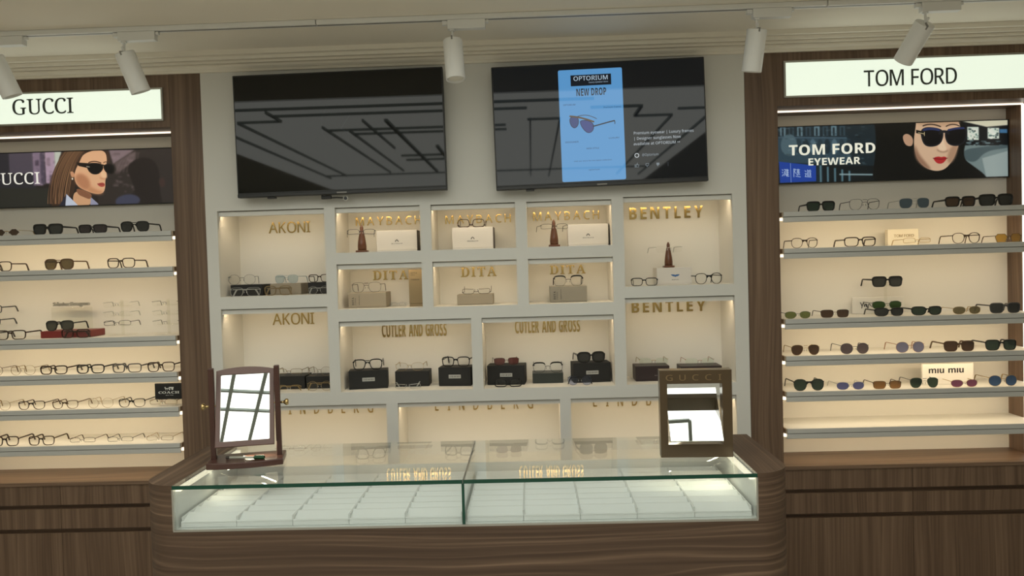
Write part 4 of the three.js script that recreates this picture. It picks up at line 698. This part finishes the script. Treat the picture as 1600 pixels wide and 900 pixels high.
for (const b of BOXES) {
  const card = ['mj', 'mm', 'tf'].includes(b.id);
  const o = thing(card ? 'brand_card' : 'case_box', b.label, card ? 'card' : 'box', [b.x, b.y, b.z], b.yaw * R, b.group || (card ? 'brand cards on the shelves' : 'eyewear case boxes'));
  const { w, h, d } = b, mat = BM[b.mat], f = d / 2; boxTop[b.id] = b.y + h;
  if (card) mesh('panel', rb(-w / 2, w / 2, 0.0005, h, -f, f, 0.0015), mat, o);
  else {
    mesh('tray', rb(-w / 2 + 0.001, w / 2 - 0.001, 0.0005, h * 0.08, -f + 0.001, f - 0.001, 0.001), mat, o);
    mesh('lid', rb(-w / 2, w / 2, h * 0.08 + 0.0002, h, -f, f, 0.0015), mat, o);
  }
  if (b.mat === 'whitebox' && b.id[0] === 'm') mesh('dark_side', bb(w / 2 + 0.0002, w / 2 + 0.003, 0.001, h - 0.001, -f + 0.001, f - 0.001), BM.darkside, o);
  if (b.kind === 'emblem' || b.kind === 'emblem_light') {
    const ink = b.kind === 'emblem' ? BM.inkGrey : BM.inkPale, k = b.kind === 'emblem' ? 0 : 0.035;
    const tri = (s) => { const t = new THREE.Shape(); t.moveTo(-0.009 * s, 0); t.quadraticCurveTo(-0.008 * s, 0.008 * s, 0, 0.012 * s); t.quadraticCurveTo(0.008 * s, 0.008 * s, 0.009 * s, 0); t.lineTo(0.006 * s, 0); t.lineTo(0, 0.008 * s); t.lineTo(-0.006 * s, 0); t.closePath(); return t; };
    const g = new THREE.ExtrudeGeometry(tri(1), { depth: 0.0006, bevelEnabled: false }); g.translate(k, h * 0.46, f); mesh('emblem', g, ink, o);
    letters(o, b.kind === 'emblem' ? 'MAYBACH' : 'BENTLEY', 'serifb', [k - 0.026, k + 0.026], [h * 0.36, h * 0.40], f, 0.0006, ink, 0.2, 'printed_letter');
  }
  if (b.kind === 'wing') {
    const s = new THREE.Shape(); s.moveTo(-0.021, 0.006); s.quadraticCurveTo(-0.008, 0.008, 0, 0.004); s.quadraticCurveTo(0.008, 0.008, 0.021, 0.006); s.quadraticCurveTo(0.012, -0.004, 0.004, -0.003); s.quadraticCurveTo(0, -0.008, -0.004, -0.003); s.quadraticCurveTo(-0.012, -0.004, -0.021, 0.006);
    const g = new THREE.ExtrudeGeometry(s, { depth: 0.0008, bevelEnabled: false }); g.translate(0.004, h * 0.52, f); mesh('emblem', g, BM.wing, o);
    letters(o, 'BENTLEY', 'bold', [-0.012, 0.020], [h * 0.27, h * 0.32], f, 0.0006, BM.inkGrey, 0.3, 'printed_letter');
  }
  if (b.kind === 'plate') { const p = mesh('name_plate', rb(-0.028, 0.030, h * 0.42, h * 0.42 + 0.017, f, f + 0.001, 0.0004), BM.plate, o); letters(p, 'CUTLER AND GROSS', 'bold', [-0.024, 0.026], [h * 0.42 + 0.0045, h * 0.42 + 0.0125], f + 0.001, 0.0004, BM.inkGrey, 0.1, 'printed_letter'); }
  if (b.kind === 'side_text') {
    const t = new THREE.Group(); t.name = 'printed_name'; t.position.set(-w / 2 + 0.026, h * 0.2, f); t.rotation.z = Math.PI / 2; o.add(t);
    letters(t, 'DITA', 'serifb', [0, h * 0.5], [0, 0.009], 0, 0.0006, BM.ink, 0.25); letters(t, 'EYEWEAR', 'sans', [0, h * 0.45], [-0.009, -0.005], 0, 0.0006, BM.ink, 0.25); letters(t, 'HANDMADE IN JAPAN', 'sans', [0, h * 0.62], [-0.027, -0.0235], 0, 0.0006, BM.ink, 0.25);
  }
  if (b.kind === 'corner_text') { letters(o, 'DITA', 'serifb', [-w / 2 + 0.01, -w / 2 + 0.04], [h - 0.02, h - 0.013], f, 0.0006, BM.ink, 0.25, 'printed_letter'); letters(o, 'EYEWEAR', 'sans', [-w / 2 + 0.01, -w / 2 + 0.03], [h - 0.028, h - 0.0235], f, 0.0006, BM.ink, 0.25, 'printed_letter'); letters(o, 'HANDMADE', 'sans', [-w / 2 + 0.01, -w / 2 + 0.05], [h - 0.05, h - 0.0445], f, 0.0006, BM.ink, 0.2, 'printed_letter'); }
  if (b.kind === 'gold_text') letters(o, 'TOM FORD', 'sans', [-0.043, 0.050], [h * 0.52, h * 0.52 + 0.013], f, 0.0008, BM.inkGold, 0.1, 'printed_letter');
  if (b.kind === 'bold_text') letters(o, 'mıu mıu', 'bold', [-0.088, 0.072], [h - 0.044, h - 0.022], f, 0.001, BM.ink, 0.15, 'printed_letter');
  if (b.kind === 'script') {
    const z = f + 0.0006, y = h * 0.52, x = -0.085;
    tubeMark([[x, y + 0.014, z], [x + 0.008, y - 0.004, z], [x + 0.006, y - 0.016, z], [x + 0.012, y + 0.006, z], [x + 0.016, y + 0.012, z], [x + 0.020, y - 0.008, z], [x + 0.026, y + 0.008, z], [x + 0.030, y - 0.010, z]], 0.0017, o, BM.ink);
    tubeMark([[x + 0.030, y + 0.004, z], [x + 0.036, y - 0.016, z], [x + 0.042, y + 0.008, z], [x + 0.05, y - 0.004, z], [x + 0.058, y - 0.008, z], [x + 0.066, y + 0.010, z], [x + 0.058, y + 0.014, z]], 0.0017, o, BM.ink);
  }
}
// black plaque with white lettering at the pillar end of the left cabinet
{
  const o = thing('brand_card', 'black plaque with white carriage emblem and letters by the left pillar', 'card', [-1.708, 0.982, -0.028], 0, 'brand cards on the shelves');
  mesh('panel', rb(-0.063, 0.063, 0, 0.075, -0.005, 0.005, 0.001), BM.blackbox, o); mesh('foot', bb(-0.05, -0.04, -0.0325, 0.0, -0.003, 0.003), M.acrylic, o); mesh('foot', bb(0.03, 0.04, -0.0325, 0.0, -0.003, 0.003), M.acrylic, o);
  const w = std({ color: lin(0.75, 0.75, 0.70), roughness: 0.6 });
  letters(o, 'COACH', 'serifb', [-0.046, 0.052], [0.027, 0.038], 0.005, 0.0008, w, 0.12, 'printed_letter'); letters(o, 'NEW YORK', 'sans', [-0.012, 0.024], [0.018, 0.0205], 0.005, 0.0006, w, 0.2, 'printed_letter');
  const e = [cyl(0.0045, 0.0045, 0.001, 12, [0.02, 0.048, 0.0055], [Math.PI / 2, 0, 0]), cyl(0.0035, 0.0035, 0.001, 12, [0.007, 0.047, 0.0055], [Math.PI / 2, 0, 0]), bb(0.004, 0.026, 0.052, 0.0575, 0.005, 0.006), bb(-0.014, 0.004, 0.0495, 0.0525, 0.005, 0.006), bb(-0.012, -0.0105, 0.043, 0.050, 0.005, 0.006), bb(-0.005, -0.0035, 0.043, 0.050, 0.005, 0.006), bb(-0.016, -0.012, 0.052, 0.058, 0.005, 0.006)];
  mesh('emblem', merge(e), w, o);
}
// clear acrylic block with script on its upper edge, and acrylic stands
{
  const o = thing('acrylic_block', 'clear acrylic block with raised script behind the flat red box', 'display block', [-2.245, 1.28, -0.185], 0);
  mesh('block', rb(-0.095, 0.095, 0.0005, 0.138, -0.012, 0.012, 0.002), M.acrylic, o);
  letters(o, 'Salvatore Ferragamo', 'serif', [-0.09, 0.088], [0.1385, 0.165], -0.006, 0.012, M.steel, 0.02, 'script_letter');
}
function acrylicStand(x, z, rows, label, baseY) {
  const o = thing('acrylic_stand', label, 'stand', [x, baseY, z], 0, 'acrylic eyewear stands');
  mesh('foot', rb(-0.05, 0.05, 0.0005, 0.005, -0.045, 0.045, 0.0015), M.acrylic, o);
  const h = rows[rows.length - 1] + 0.03; mesh('pole', rb(-0.006, 0.006, 0.005, h, -0.004, 0.004, 0.001), M.acrylic, o);
  for (const y of rows) mesh('arm', merge([rb(-0.05, 0.05, y, y + 0.005, 0.004, 0.012, 0.001), rb(-0.009, 0.009, y + 0.005, y + 0.022, 0.004, 0.010, 0.001)]), M.acrylic, o);
}
acrylicStand(-1.966, -0.13, [0.045, 0.092, 0.138], 'three-tier acrylic stand of rimless spectacles beside the red box', 1.28);
acrylicStand(-1.742, -0.13, [0.045, 0.092, 0.138], 'three-tier acrylic stand of rimless spectacles against the left pillar', 1.28);
acrylicStand(1.650, -0.128, [0.030, 0.132], 'two-tier acrylic stand in front of the white signature card', 1.28);
acrylicStand(-2.60, -0.13, [0.065, 0.125], 'acrylic stand at the picture edge on left cabinet third shelf', 1.28);
for (const [i, y] of [0.050, 0.097, 0.143].entries()) {
  const n = ['lowest', 'middle', 'topmost'][i];
  EYEWEAR.push(i ? ['rimless', 'silver', 'clear', -1.985, 1.28 + y - 0.012, -0.112, 0.125, 6, 'open', `${n} rimless spectacles on the acrylic stand beside the red box`, 'rimless spectacles on acrylic stands', 0] : ['half', 'black', 'clear', -1.985, 1.28 + y - 0.012, -0.112, 0.125, 6, 'open', 'half-rim spectacles with black temples, lowest on acrylic stand beside red box', 'rimless spectacles on acrylic stands', 0]);
  EYEWEAR.push(['rimless', i === 1 ? 'silver' : 'gun', 'clear', -1.752, 1.28 + y - 0.012, -0.112, 0.12, 4, 'open', `${n} rimless spectacles on the acrylic stand against the left pillar`, 'rimless spectacles on acrylic stands', 0]);
}
EYEWEAR.push(['flat', 'black', 'dark', 1.651, 1.410, -0.107, 0.138, 0, 'open', 'black flat-top sunglasses raised on the top tier of acrylic stand', 'eyewear on right cabinet shelf 3', 0]);
EYEWEAR.push(['oval', 'gun', 'greenmir', 1.648, 1.306, -0.107, 0.134, 0, 'open', 'green mirrored sunglasses on the lower tier before the signature card', 'eyewear on right cabinet shelf 3', 0]);
EYEWEAR.push(['rect', 'gun', 'clear', -2.61, 1.40, -0.112, 0.13, 0, 'open', 'upper optical frame on acrylic stand at the picture edge', 'eyewear on left cabinet shelf 3', 0]);
EYEWEAR.push(['rect', 'gun', 'clear', -2.62, 1.34, -0.112, 0.13, 0, 'open', 'lower optical frame on acrylic stand at the picture edge', 'eyewear on left cabinet shelf 3', 0]);
// carved nose stands
function noseStand(x, y, z, label, s = 1) {
  const o = thing('nose_stand', label, 'eyewear stand', [x, y, z], 0, 'brown carved nose stands'); o.scale.setScalar(s);
  mesh('base', rb(-0.027, 0.027, 0.0005, 0.011, -0.022, 0.022, 0.003), M.nose, o);
  const pts = [[0, 0.011], [0.020, 0.011], [0.0205, 0.03], [0.0185, 0.05], [0.0145, 0.075], [0.010, 0.098], [0.0075, 0.106], [0.0085, 0.110], [0.0075, 0.120], [0.003, 0.130], [0, 0.131]].map(([a, b]) => new THREE.Vector2(a, b));
  const g = new THREE.LatheGeometry(pts, 32), p = g.attributes.position;
  for (let i = 0; i < p.count; i++) { const yy = p.getY(i), zz = p.getZ(i), t = Math.max(0, 1 - Math.abs(yy - 0.045) / 0.03); p.setZ(i, zz > 0 ? zz * (1 + 0.45 * t) : zz * 0.8); }
  g.computeVertexNormals(); mesh('nose', g, M.nose, o);
}
noseStand(-0.793, 1.64, -0.10, 'brown carved nose stand holding navy glasses, below the blank television');
noseStand(0.110, 1.64, -0.10, 'brown carved nose stand holding green glasses, below the lit television', 0.98);
noseStand(0.646, 1.448 + 0.0803, -0.135, 'brown carved nose stand holding rimless glasses on the winged emblem box', 0.92);
EYEWEAR.push(['half', 'navy', 'clear', -0.790, 1.715, -0.080, 0.13, 14, 'open', 'navy half-rim glasses resting on the first nose stand', 'glasses on nose stands', 0]);
EYEWEAR.push(['half', 'greenf', 'clear', 0.113, 1.713, -0.080, 0.13, 10, 'open', 'dark green half-rim glasses resting on the nose stand below lit television', 'glasses on nose stands', 0]);
EYEWEAR.push(['rimless', 'silver', 'clear', 0.648, 1.598, -0.116, 0.13, 10, 'open', 'silver rimless glasses resting on the nose stand over the winged emblem', 'glasses on nose stands', 0]);

// ---------------------------------------------------------------- eyewear
const fr = (r, g, b, metal = 0, rough = 0.25) => std({ color: lin(r, g, b), metalness: metal, roughness: rough });
const FM = { black: fr(0.008, 0.008, 0.008), tort: fr(0.035, 0.017, 0.010), tortm: fr(0.06, 0.03, 0.015), brown: fr(0.085, 0.045, 0.022), brownthin: fr(0.07, 0.045, 0.028, 0.3), gun: fr(0.10, 0.10, 0.10, 0.6, 0.35), gold: fr(0.42, 0.30, 0.13, 0.8, 0.3), goldbrown: fr(0.26, 0.19, 0.10, 0.6, 0.35), silver: fr(0.5, 0.5, 0.48, 0.8, 0.3), silverblue: fr(0.35, 0.42, 0.46, 0.6, 0.3), rose: fr(0.45, 0.26, 0.17, 0.8, 0.3), nude: fr(0.42, 0.34, 0.24), navy: fr(0.012, 0.02, 0.045), greenf: fr(0.012, 0.028, 0.018), clearf: phy({ color: lin(0.75, 0.74, 0.70), transmission: 0.6, thickness: 0, roughness: 0.1 }) };
const tint = (r, g, b, k = 1) => phy({ color: lin(Math.sqrt(r), Math.sqrt(g), Math.sqrt(b)),  /* light crosses both faces of a lens */ transmission: k, thickness: 0, roughness: 0.02, ior: 1.5 });
const LM = { clear: phy({ color: lin(0.985, 0.985, 0.98), transmission: 1, thickness: 0, roughness: 0.0, ior: 1.28 }), greenclear: tint(0.90, 0.96, 0.90), blueclear: tint(0.6, 0.66, 0.9), icyblue: tint(0.66, 0.76, 0.80), dark: tint(0.03, 0.032, 0.03, 0.85), green: tint(0.025, 0.045, 0.03, 0.85), olive2: tint(0.05, 0.05, 0.035, 0.85), brown: tint(0.07, 0.035, 0.018, 0.85), olivebrown: tint(0.13, 0.095, 0.04, 0.85), purpledark: tint(0.04, 0.03, 0.032, 0.85), bluegrey: tint(0.05, 0.085, 0.12, 0.7), olive: tint(0.16, 0.19, 0.04, 0.8), olivegold: tint(0.15, 0.12, 0.05, 0.8), amber: tint(0.62, 0.36, 0.05, 0.8), amberbrown: tint(0.26, 0.12, 0.03, 0.8), purplegrey: tint(0.10, 0.075, 0.085, 0.8), redbrown: tint(0.13, 0.03, 0.025, 0.8), blue: tint(0.015, 0.05, 0.16, 0.6), lilac: std({ color: lin(0.36, 0.34, 0.46), metalness: 0.45, roughness: 0.12 }), bluemir: std({ color: lin(0.20, 0.20, 0.40), metalness: 0.45, roughness: 0.12 }), pinkmir: std({ color: lin(0.36, 0.12, 0.20), metalness: 0.45, roughness: 0.12 }), greenmir: std({ color: lin(0.06, 0.11, 0.04), metalness: 0.4, roughness: 0.1 }) };
// outlines in millimetres: a, b half sizes, n squareness, t rim, d depth, gap between lenses, taper, up-sweep
const ST = {
  flat: { a: 27, b: 17, n: 4.4, t: 3.6, d: 5, gap: 13, taper: 0.22, top: 3, temple: 8 }, rectb: { a: 27, b: 15, n: 4.4, t: 3.6, d: 5, gap: 13, taper: 0.16, top: 1, temple: 8 }, bold: { a: 26, b: 17.5, n: 3.2, t: 5.2, d: 6, gap: 13, taper: 0.14, top: 2, temple: 9 },
  rect: { a: 27, b: 16, n: 4, t: 2.4, d: 4, gap: 15, taper: 0.15, top: 1.4, temple: 5 }, rectb2: { a: 25.5, b: 15.5, n: 3.4, t: 3.0, d: 4, gap: 15, taper: 0.14, top: 1.6, temple: 6, sweep: 1 }, square: { a: 26, b: 18.5, n: 3.7, t: 2.3, d: 4, gap: 16, taper: 0.18, top: 1.2, temple: 5 },
  rect2: { a: 28.5, b: 17, n: 3.7, t: 1.2, d: 2.5, gap: 14, taper: 0.16, top: 0, temple: 3, pads: 1 }, roundp: { a: 25, b: 20.5, n: 2.5, t: 2.0, d: 3.5, gap: 17, taper: 0.22, top: 0.8, temple: 4 }, round: { a: 25, b: 22, n: 2.15, t: 1.1, d: 2, gap: 18, taper: 0.06, top: 0, temple: 2.2, pads: 1 },
  avi: { a: 29, b: 22.5, n: 2.5, t: 1.0, d: 2, gap: 14, taper: 0.34, top: 0, temple: 2.2, pads: 1, double: 1 }, navi: { a: 28, b: 21.5, n: 2.9, t: 1.4, d: 2.5, gap: 15, taper: 0.30, top: 0, temple: 2.8, pads: 1, double: 1 }, navim: { a: 28, b: 20.5, n: 3.1, t: 1.2, d: 2.5, gap: 15, taper: 0.22, top: 0, temple: 2.4, pads: 1, double: 1 }, navi2: { a: 27, b: 19.5, n: 3, t: 2.8, d: 4, gap: 14, taper: 0.28, top: 1.2, temple: 5.5, double: 1 },
  oval: { a: 27.5, b: 16.5, n: 2.4, t: 1.0, d: 2, gap: 15, taper: 0.14, top: 0, temple: 2.2, pads: 1 }, wrap: { a: 30, b: 16, n: 2.8, t: 2.6, d: 4, gap: 11, taper: 0.2, top: 1.4, temple: 6, curve: 11, sweep: 1.5 }, cat: { a: 25.5, b: 16.5, n: 2.8, t: 1.8, d: 3.5, gap: 16, taper: 0.24, top: 1.0, temple: 3.6, sweep: 3 },
  rimless: { a: 27, b: 15.5, n: 3.2, t: 0, d: 1.5, gap: 16, taper: 0.1, top: 0, temple: 2, pads: 1 }, half: { a: 27, b: 15, n: 3.3, t: 1.4, d: 2.2, gap: 15, taper: 0.16, top: 0, temple: 2.4, pads: 1, half: 1 }, brow: { a: 26, b: 18, n: 3, t: 1.2, d: 3, gap: 16, taper: 0.2, top: 4.5, temple: 5, pads: 1 },
  hex: { a: 23, b: 15, poly: 1, t: 0, d: 1.5, gap: 16, taper: 0, top: 0, temple: 1.8, pads: 1 }, hexm: { a: 26, b: 18.5, poly: 2, t: 1.5, d: 2.5, gap: 16, taper: 0, top: 0, temple: 3, pads: 1 },
};
function outline(s, N = 44) {
  if (s.poly) { const c = s.poly === 1 ? [[1, 0.05], [0.35, 0.95], [-0.35, 0.95], [-1, 0.05], [-0.35, -0.95], [0.35, -0.95]] : [[1, 0.3], [0.6, 1], [-0.6, 1], [-1, 0.3], [-0.7, -1], [0.7, -1]]; const out = []; for (let i = 0; i < 6; i++) for (let k = 0; k < 7; k++) { const p = c[i], q = c[(i + 1) % 6]; out.push([s.a * (p[0] + (q[0] - p[0]) * k / 7), s.b * (p[1] + (q[1] - p[1]) * k / 7)]); } return out; }
  const out = [];
  for (let i = 0; i < N; i++) {
    const f = i / N * 2 * Math.PI, c = Math.cos(f), q = Math.sin(f); let x = s.a * Math.sign(c) * Math.abs(c) ** (2 / s.n), y = s.b * Math.sign(q) * Math.abs(q) ** (2 / s.n);
    const low = (1 - y / s.b) / 2; x *= 1 - s.taper * low; x += s.taper * s.a * 0.35 * low * (s.double ? 1 : 0.4); if (s.sweep && x > 0 && y > 0) y += s.sweep * (x / s.a) ** 2;
    out.push([x, y]);
  }
  return out;
}
function grow(pts, t, top) {
  const n = pts.length; return pts.map((p, i) => { const a = pts[(i - 1 + n) % n], b = pts[(i + 1) % n]; let dx = b[1] - a[1], dy = -(b[0] - a[0]); const l = Math.hypot(dx, dy) || 1; dx /= l; dy /= l; const k = t + (dy > 0.4 ? top * (dy - 0.4) / 0.6 : 0); return [p[0] + dx * k, p[1] + dy * k]; });
}
const toShape = (pts, S = THREE.Shape) => { const s = new S(); pts.forEach(([x, y], i) => (i ? s.lineTo(x, y) : s.moveTo(x, y))); s.closePath(); return s; };
const cache = {};
function parts(style) {
  if (cache[style]) return cache[style];
  const s = ST[style], k = 0.001, base = outline(s), outer = s.t ? grow(base, s.t, s.top) : base;
  const bottom = Math.min(...outer.map((p) => p[1])), cx = s.a + s.gap / 2, half = cx + Math.max(...outer.map((p) => p[0])), tilt = (s.curve || 6) * R;
  const place = (g, m) => { g.translate(cx, -bottom, 0); g.translate(0, 0, 0); g.rotateY(tilt); if (m < 0) { g.scale(-1, 1, 1); const p = g.index ? g.toNonIndexed() : g; const a = p.attributes; for (const q of ['position', 'normal', 'uv']) { const A = a[q], w = A.itemSize; for (let i = 0; i < A.count; i += 3) for (let c = 0; c < w; c++) { const t = A.array[(i + 1) * w + c]; A.array[(i + 1) * w + c] = A.array[(i + 2) * w + c]; A.array[(i + 2) * w + c] = t; } } g = p; } g.scale(k, k, k); g.computeVertexNormals(); return g.index ? g.toNonIndexed() : g; };
  const front = [];
  for (const m of [1, -1]) {
    if (s.t && !s.half) { const sh = toShape(outer); sh.holes.push(toShape(base.slice().reverse(), THREE.Path)); const g = new THREE.ExtrudeGeometry(sh, { depth: s.d, bevelEnabled: s.t > 2, bevelSize: 0.4, bevelThickness: 0.4, bevelSegments: 1 }); g.translate(0, 0, -s.d / 2); front.push(place(g, m)); }
    if (s.half) { const topPts = base.filter((p) => p[1] > -s.b * 0.35).sort((a, b) => Math.atan2(a[1], a[0]) - Math.atan2(b[1], b[0])); const c = new THREE.CatmullRomCurve3(topPts.map(([x, y]) => new THREE.Vector3(x, y, 0))); front.push(place(new THREE.TubeGeometry(c, 40, s.t * 0.75, 6), m)); }
    // end piece joining the temple
    const e = new THREE.BoxGeometry(6, s.temple, Math.max(s.d, 2.5)); e.translate(Math.max(...outer.map((p) => p[0])) - 1.5, s.b * 0.58, -1.2); front.push(place(e, m));
  }
  const bar = (y, r, arc) => { const z = -Math.tan(tilt) * 2, c = new THREE.CatmullRomCurve3([new THREE.Vector3(-s.gap / 2 - 1.5, y - arc, z), new THREE.Vector3(-s.gap / 4, y, z + 1.5), new THREE.Vector3(s.gap / 4, y, z + 1.5), new THREE.Vector3(s.gap / 2 + 1.5, y - arc, z)]); const g = new THREE.TubeGeometry(c, 14, r, 8); g.translate(0, -bottom, 0); g.scale(k, k, k); return g.toNonIndexed(); };
  const br = 1.1, thick = s.t >= 1.8 && !s.pads;
  if (thick) {                                     // moulded bridge of an acetate front, arched over the nose
    const q = new THREE.Shape(), g = s.gap / 2 + 1.5, hi = s.b * (s.double ? 0.62 : 0.74) + s.top * 0.4; q.moveTo(-g, hi); q.quadraticCurveTo(0, hi - s.b * 0.12, g, hi); q.lineTo(g - 0.6, s.b * 0.08); q.quadraticCurveTo(0, s.b * 0.72, -g + 0.6, s.b * 0.08); q.closePath();
    const e = new THREE.ExtrudeGeometry(q, { depth: s.d, bevelEnabled: false, curveSegments: 8 }); e.translate(0, -bottom, -s.d / 2 - Math.tan(tilt) * s.gap * 0.3); e.scale(k, k, k); front.push(e.toNonIndexed ? (e.index ? e.toNonIndexed() : e) : e);
  } else front.push(bar(s.b * (s.double ? 0.42 : 0.4), br, 1.5)); if (s.double) front.push(bar(s.b * 0.88, s.t > 2 ? s.t * 0.6 : 1.1, 0));
  const lens = [1, -1].map((m) => { const g = new THREE.ExtrudeGeometry(toShape(s.t && !s.half ? grow(base, 0.3, 0) : base), { depth: 1.6, bevelEnabled: false }); g.translate(0, 0, -0.8); return place(g, m); });
  // temple: side profile, hinge at origin, running back along -z
  const tp = new THREE.Shape(), h = s.temple / 2, h2 = Math.min(h, 2.2) + (s.temple > 4 ? 0.5 : 0), drop = Math.min(34, -bottom + s.b * 0.58 - 1.5);
  tp.moveTo(0, h); tp.lineTo(88, h2 + 0.5); tp.quadraticCurveTo(98, h2, 103, -6); tp.lineTo(112 + h2, -drop); tp.lineTo(109 - h2, -drop); tp.quadraticCurveTo(98, -7, 92, -h2); tp.lineTo(0, -h); tp.closePath();
  const tg = new THREE.ExtrudeGeometry(tp, { depth: s.temple > 4 ? 3 : 1.6, bevelEnabled: false, curveSegments: 5 }); tg.rotateY(Math.PI / 2); tg.scale(k, k, k); tg.computeVertexNormals();
  const pads = s.pads ? [1, -1].map((m) => { const g = new THREE.SphereGeometry(1, 10, 8); g.scale(1.6, 4.2, 2.6); g.rotateZ(m * 0.35); g.translate(m * (s.gap / 2 - 1.8), -bottom - s.b * 0.12, -6); const wire = new THREE.TubeGeometry(new THREE.CatmullRomCurve3([new THREE.Vector3(m * (s.gap / 2 + 1), -bottom + 3, -0.5), new THREE.Vector3(m * (s.gap / 2 - 1), -bottom + 3, -5), new THREE.Vector3(m * (s.gap / 2 - 1.5), -bottom - s.b * 0.12, -5.5)]), 8, 0.5, 5); const all = merge([g, wire]); all.scale(k, k, k); return all; }) : [];
  const zh = -Math.sin(tilt) * half * k;
  return (cache[style] = { front: merge(front), lens, temple: tg, pads, half: half * k * Math.cos(tilt), hy: (-bottom + s.b * 0.58) * k, zh, top: (-bottom + s.b + s.t + s.top) * k, s });
}
const padMat = phy({ color: lin(0.85, 0.84, 0.8), transmission: 0.6, thickness: 0, roughness: 0.2 });
for (const [style, frame, lens, x, y, z, w, yaw, pose, label, group] of EYEWEAR) {
  const p = parts(style), f = FM[frame], sc = w / (2 * p.half), dark = !['clear', 'greenclear', 'icyblue', 'blueclear'].includes(lens);
  const o = thing(dark ? 'sunglasses' : 'spectacles', label, dark ? 'sunglasses' : 'glasses', [x, y + 0.0006, z], yaw * R, group || 'eyewear in the display niches'); o.scale.setScalar(sc);
  const flip = pose === 'flip' || pose === 'foldflip', fold = pose.startsWith('fold');
  const Y = flip ? (q) => p.top - q : (q) => q;
  const add = (name, g, m) => { const q = mesh(name, g, m, o); if (flip) { q.position.y = p.top; q.rotation.z = Math.PI; } return q; };
  add('frame_front', p.front, f); for (const l of p.lens) add('lens', l, LM[lens]); for (const l of p.pads) add('nose_pad', l, padMat);
  for (const m of [1, -1]) {
    const t = mesh('temple', p.temple, f, o), side = flip ? -m : m;
    t.position.set(m * (p.half - 0.003) - (m < 0 ? 0 : 0.0015), Y(p.hy), p.zh - 0.001); if (flip) t.scale.y = -1;
    t.rotation.y = fold ? m * 88 * R : -m * 1.5 * R; if (fold) { t.position.z -= m > 0 ? 0.004 : 0.010; t.position.x -= m * 0.003; }
  }
}

renderer.render(scene, camera);
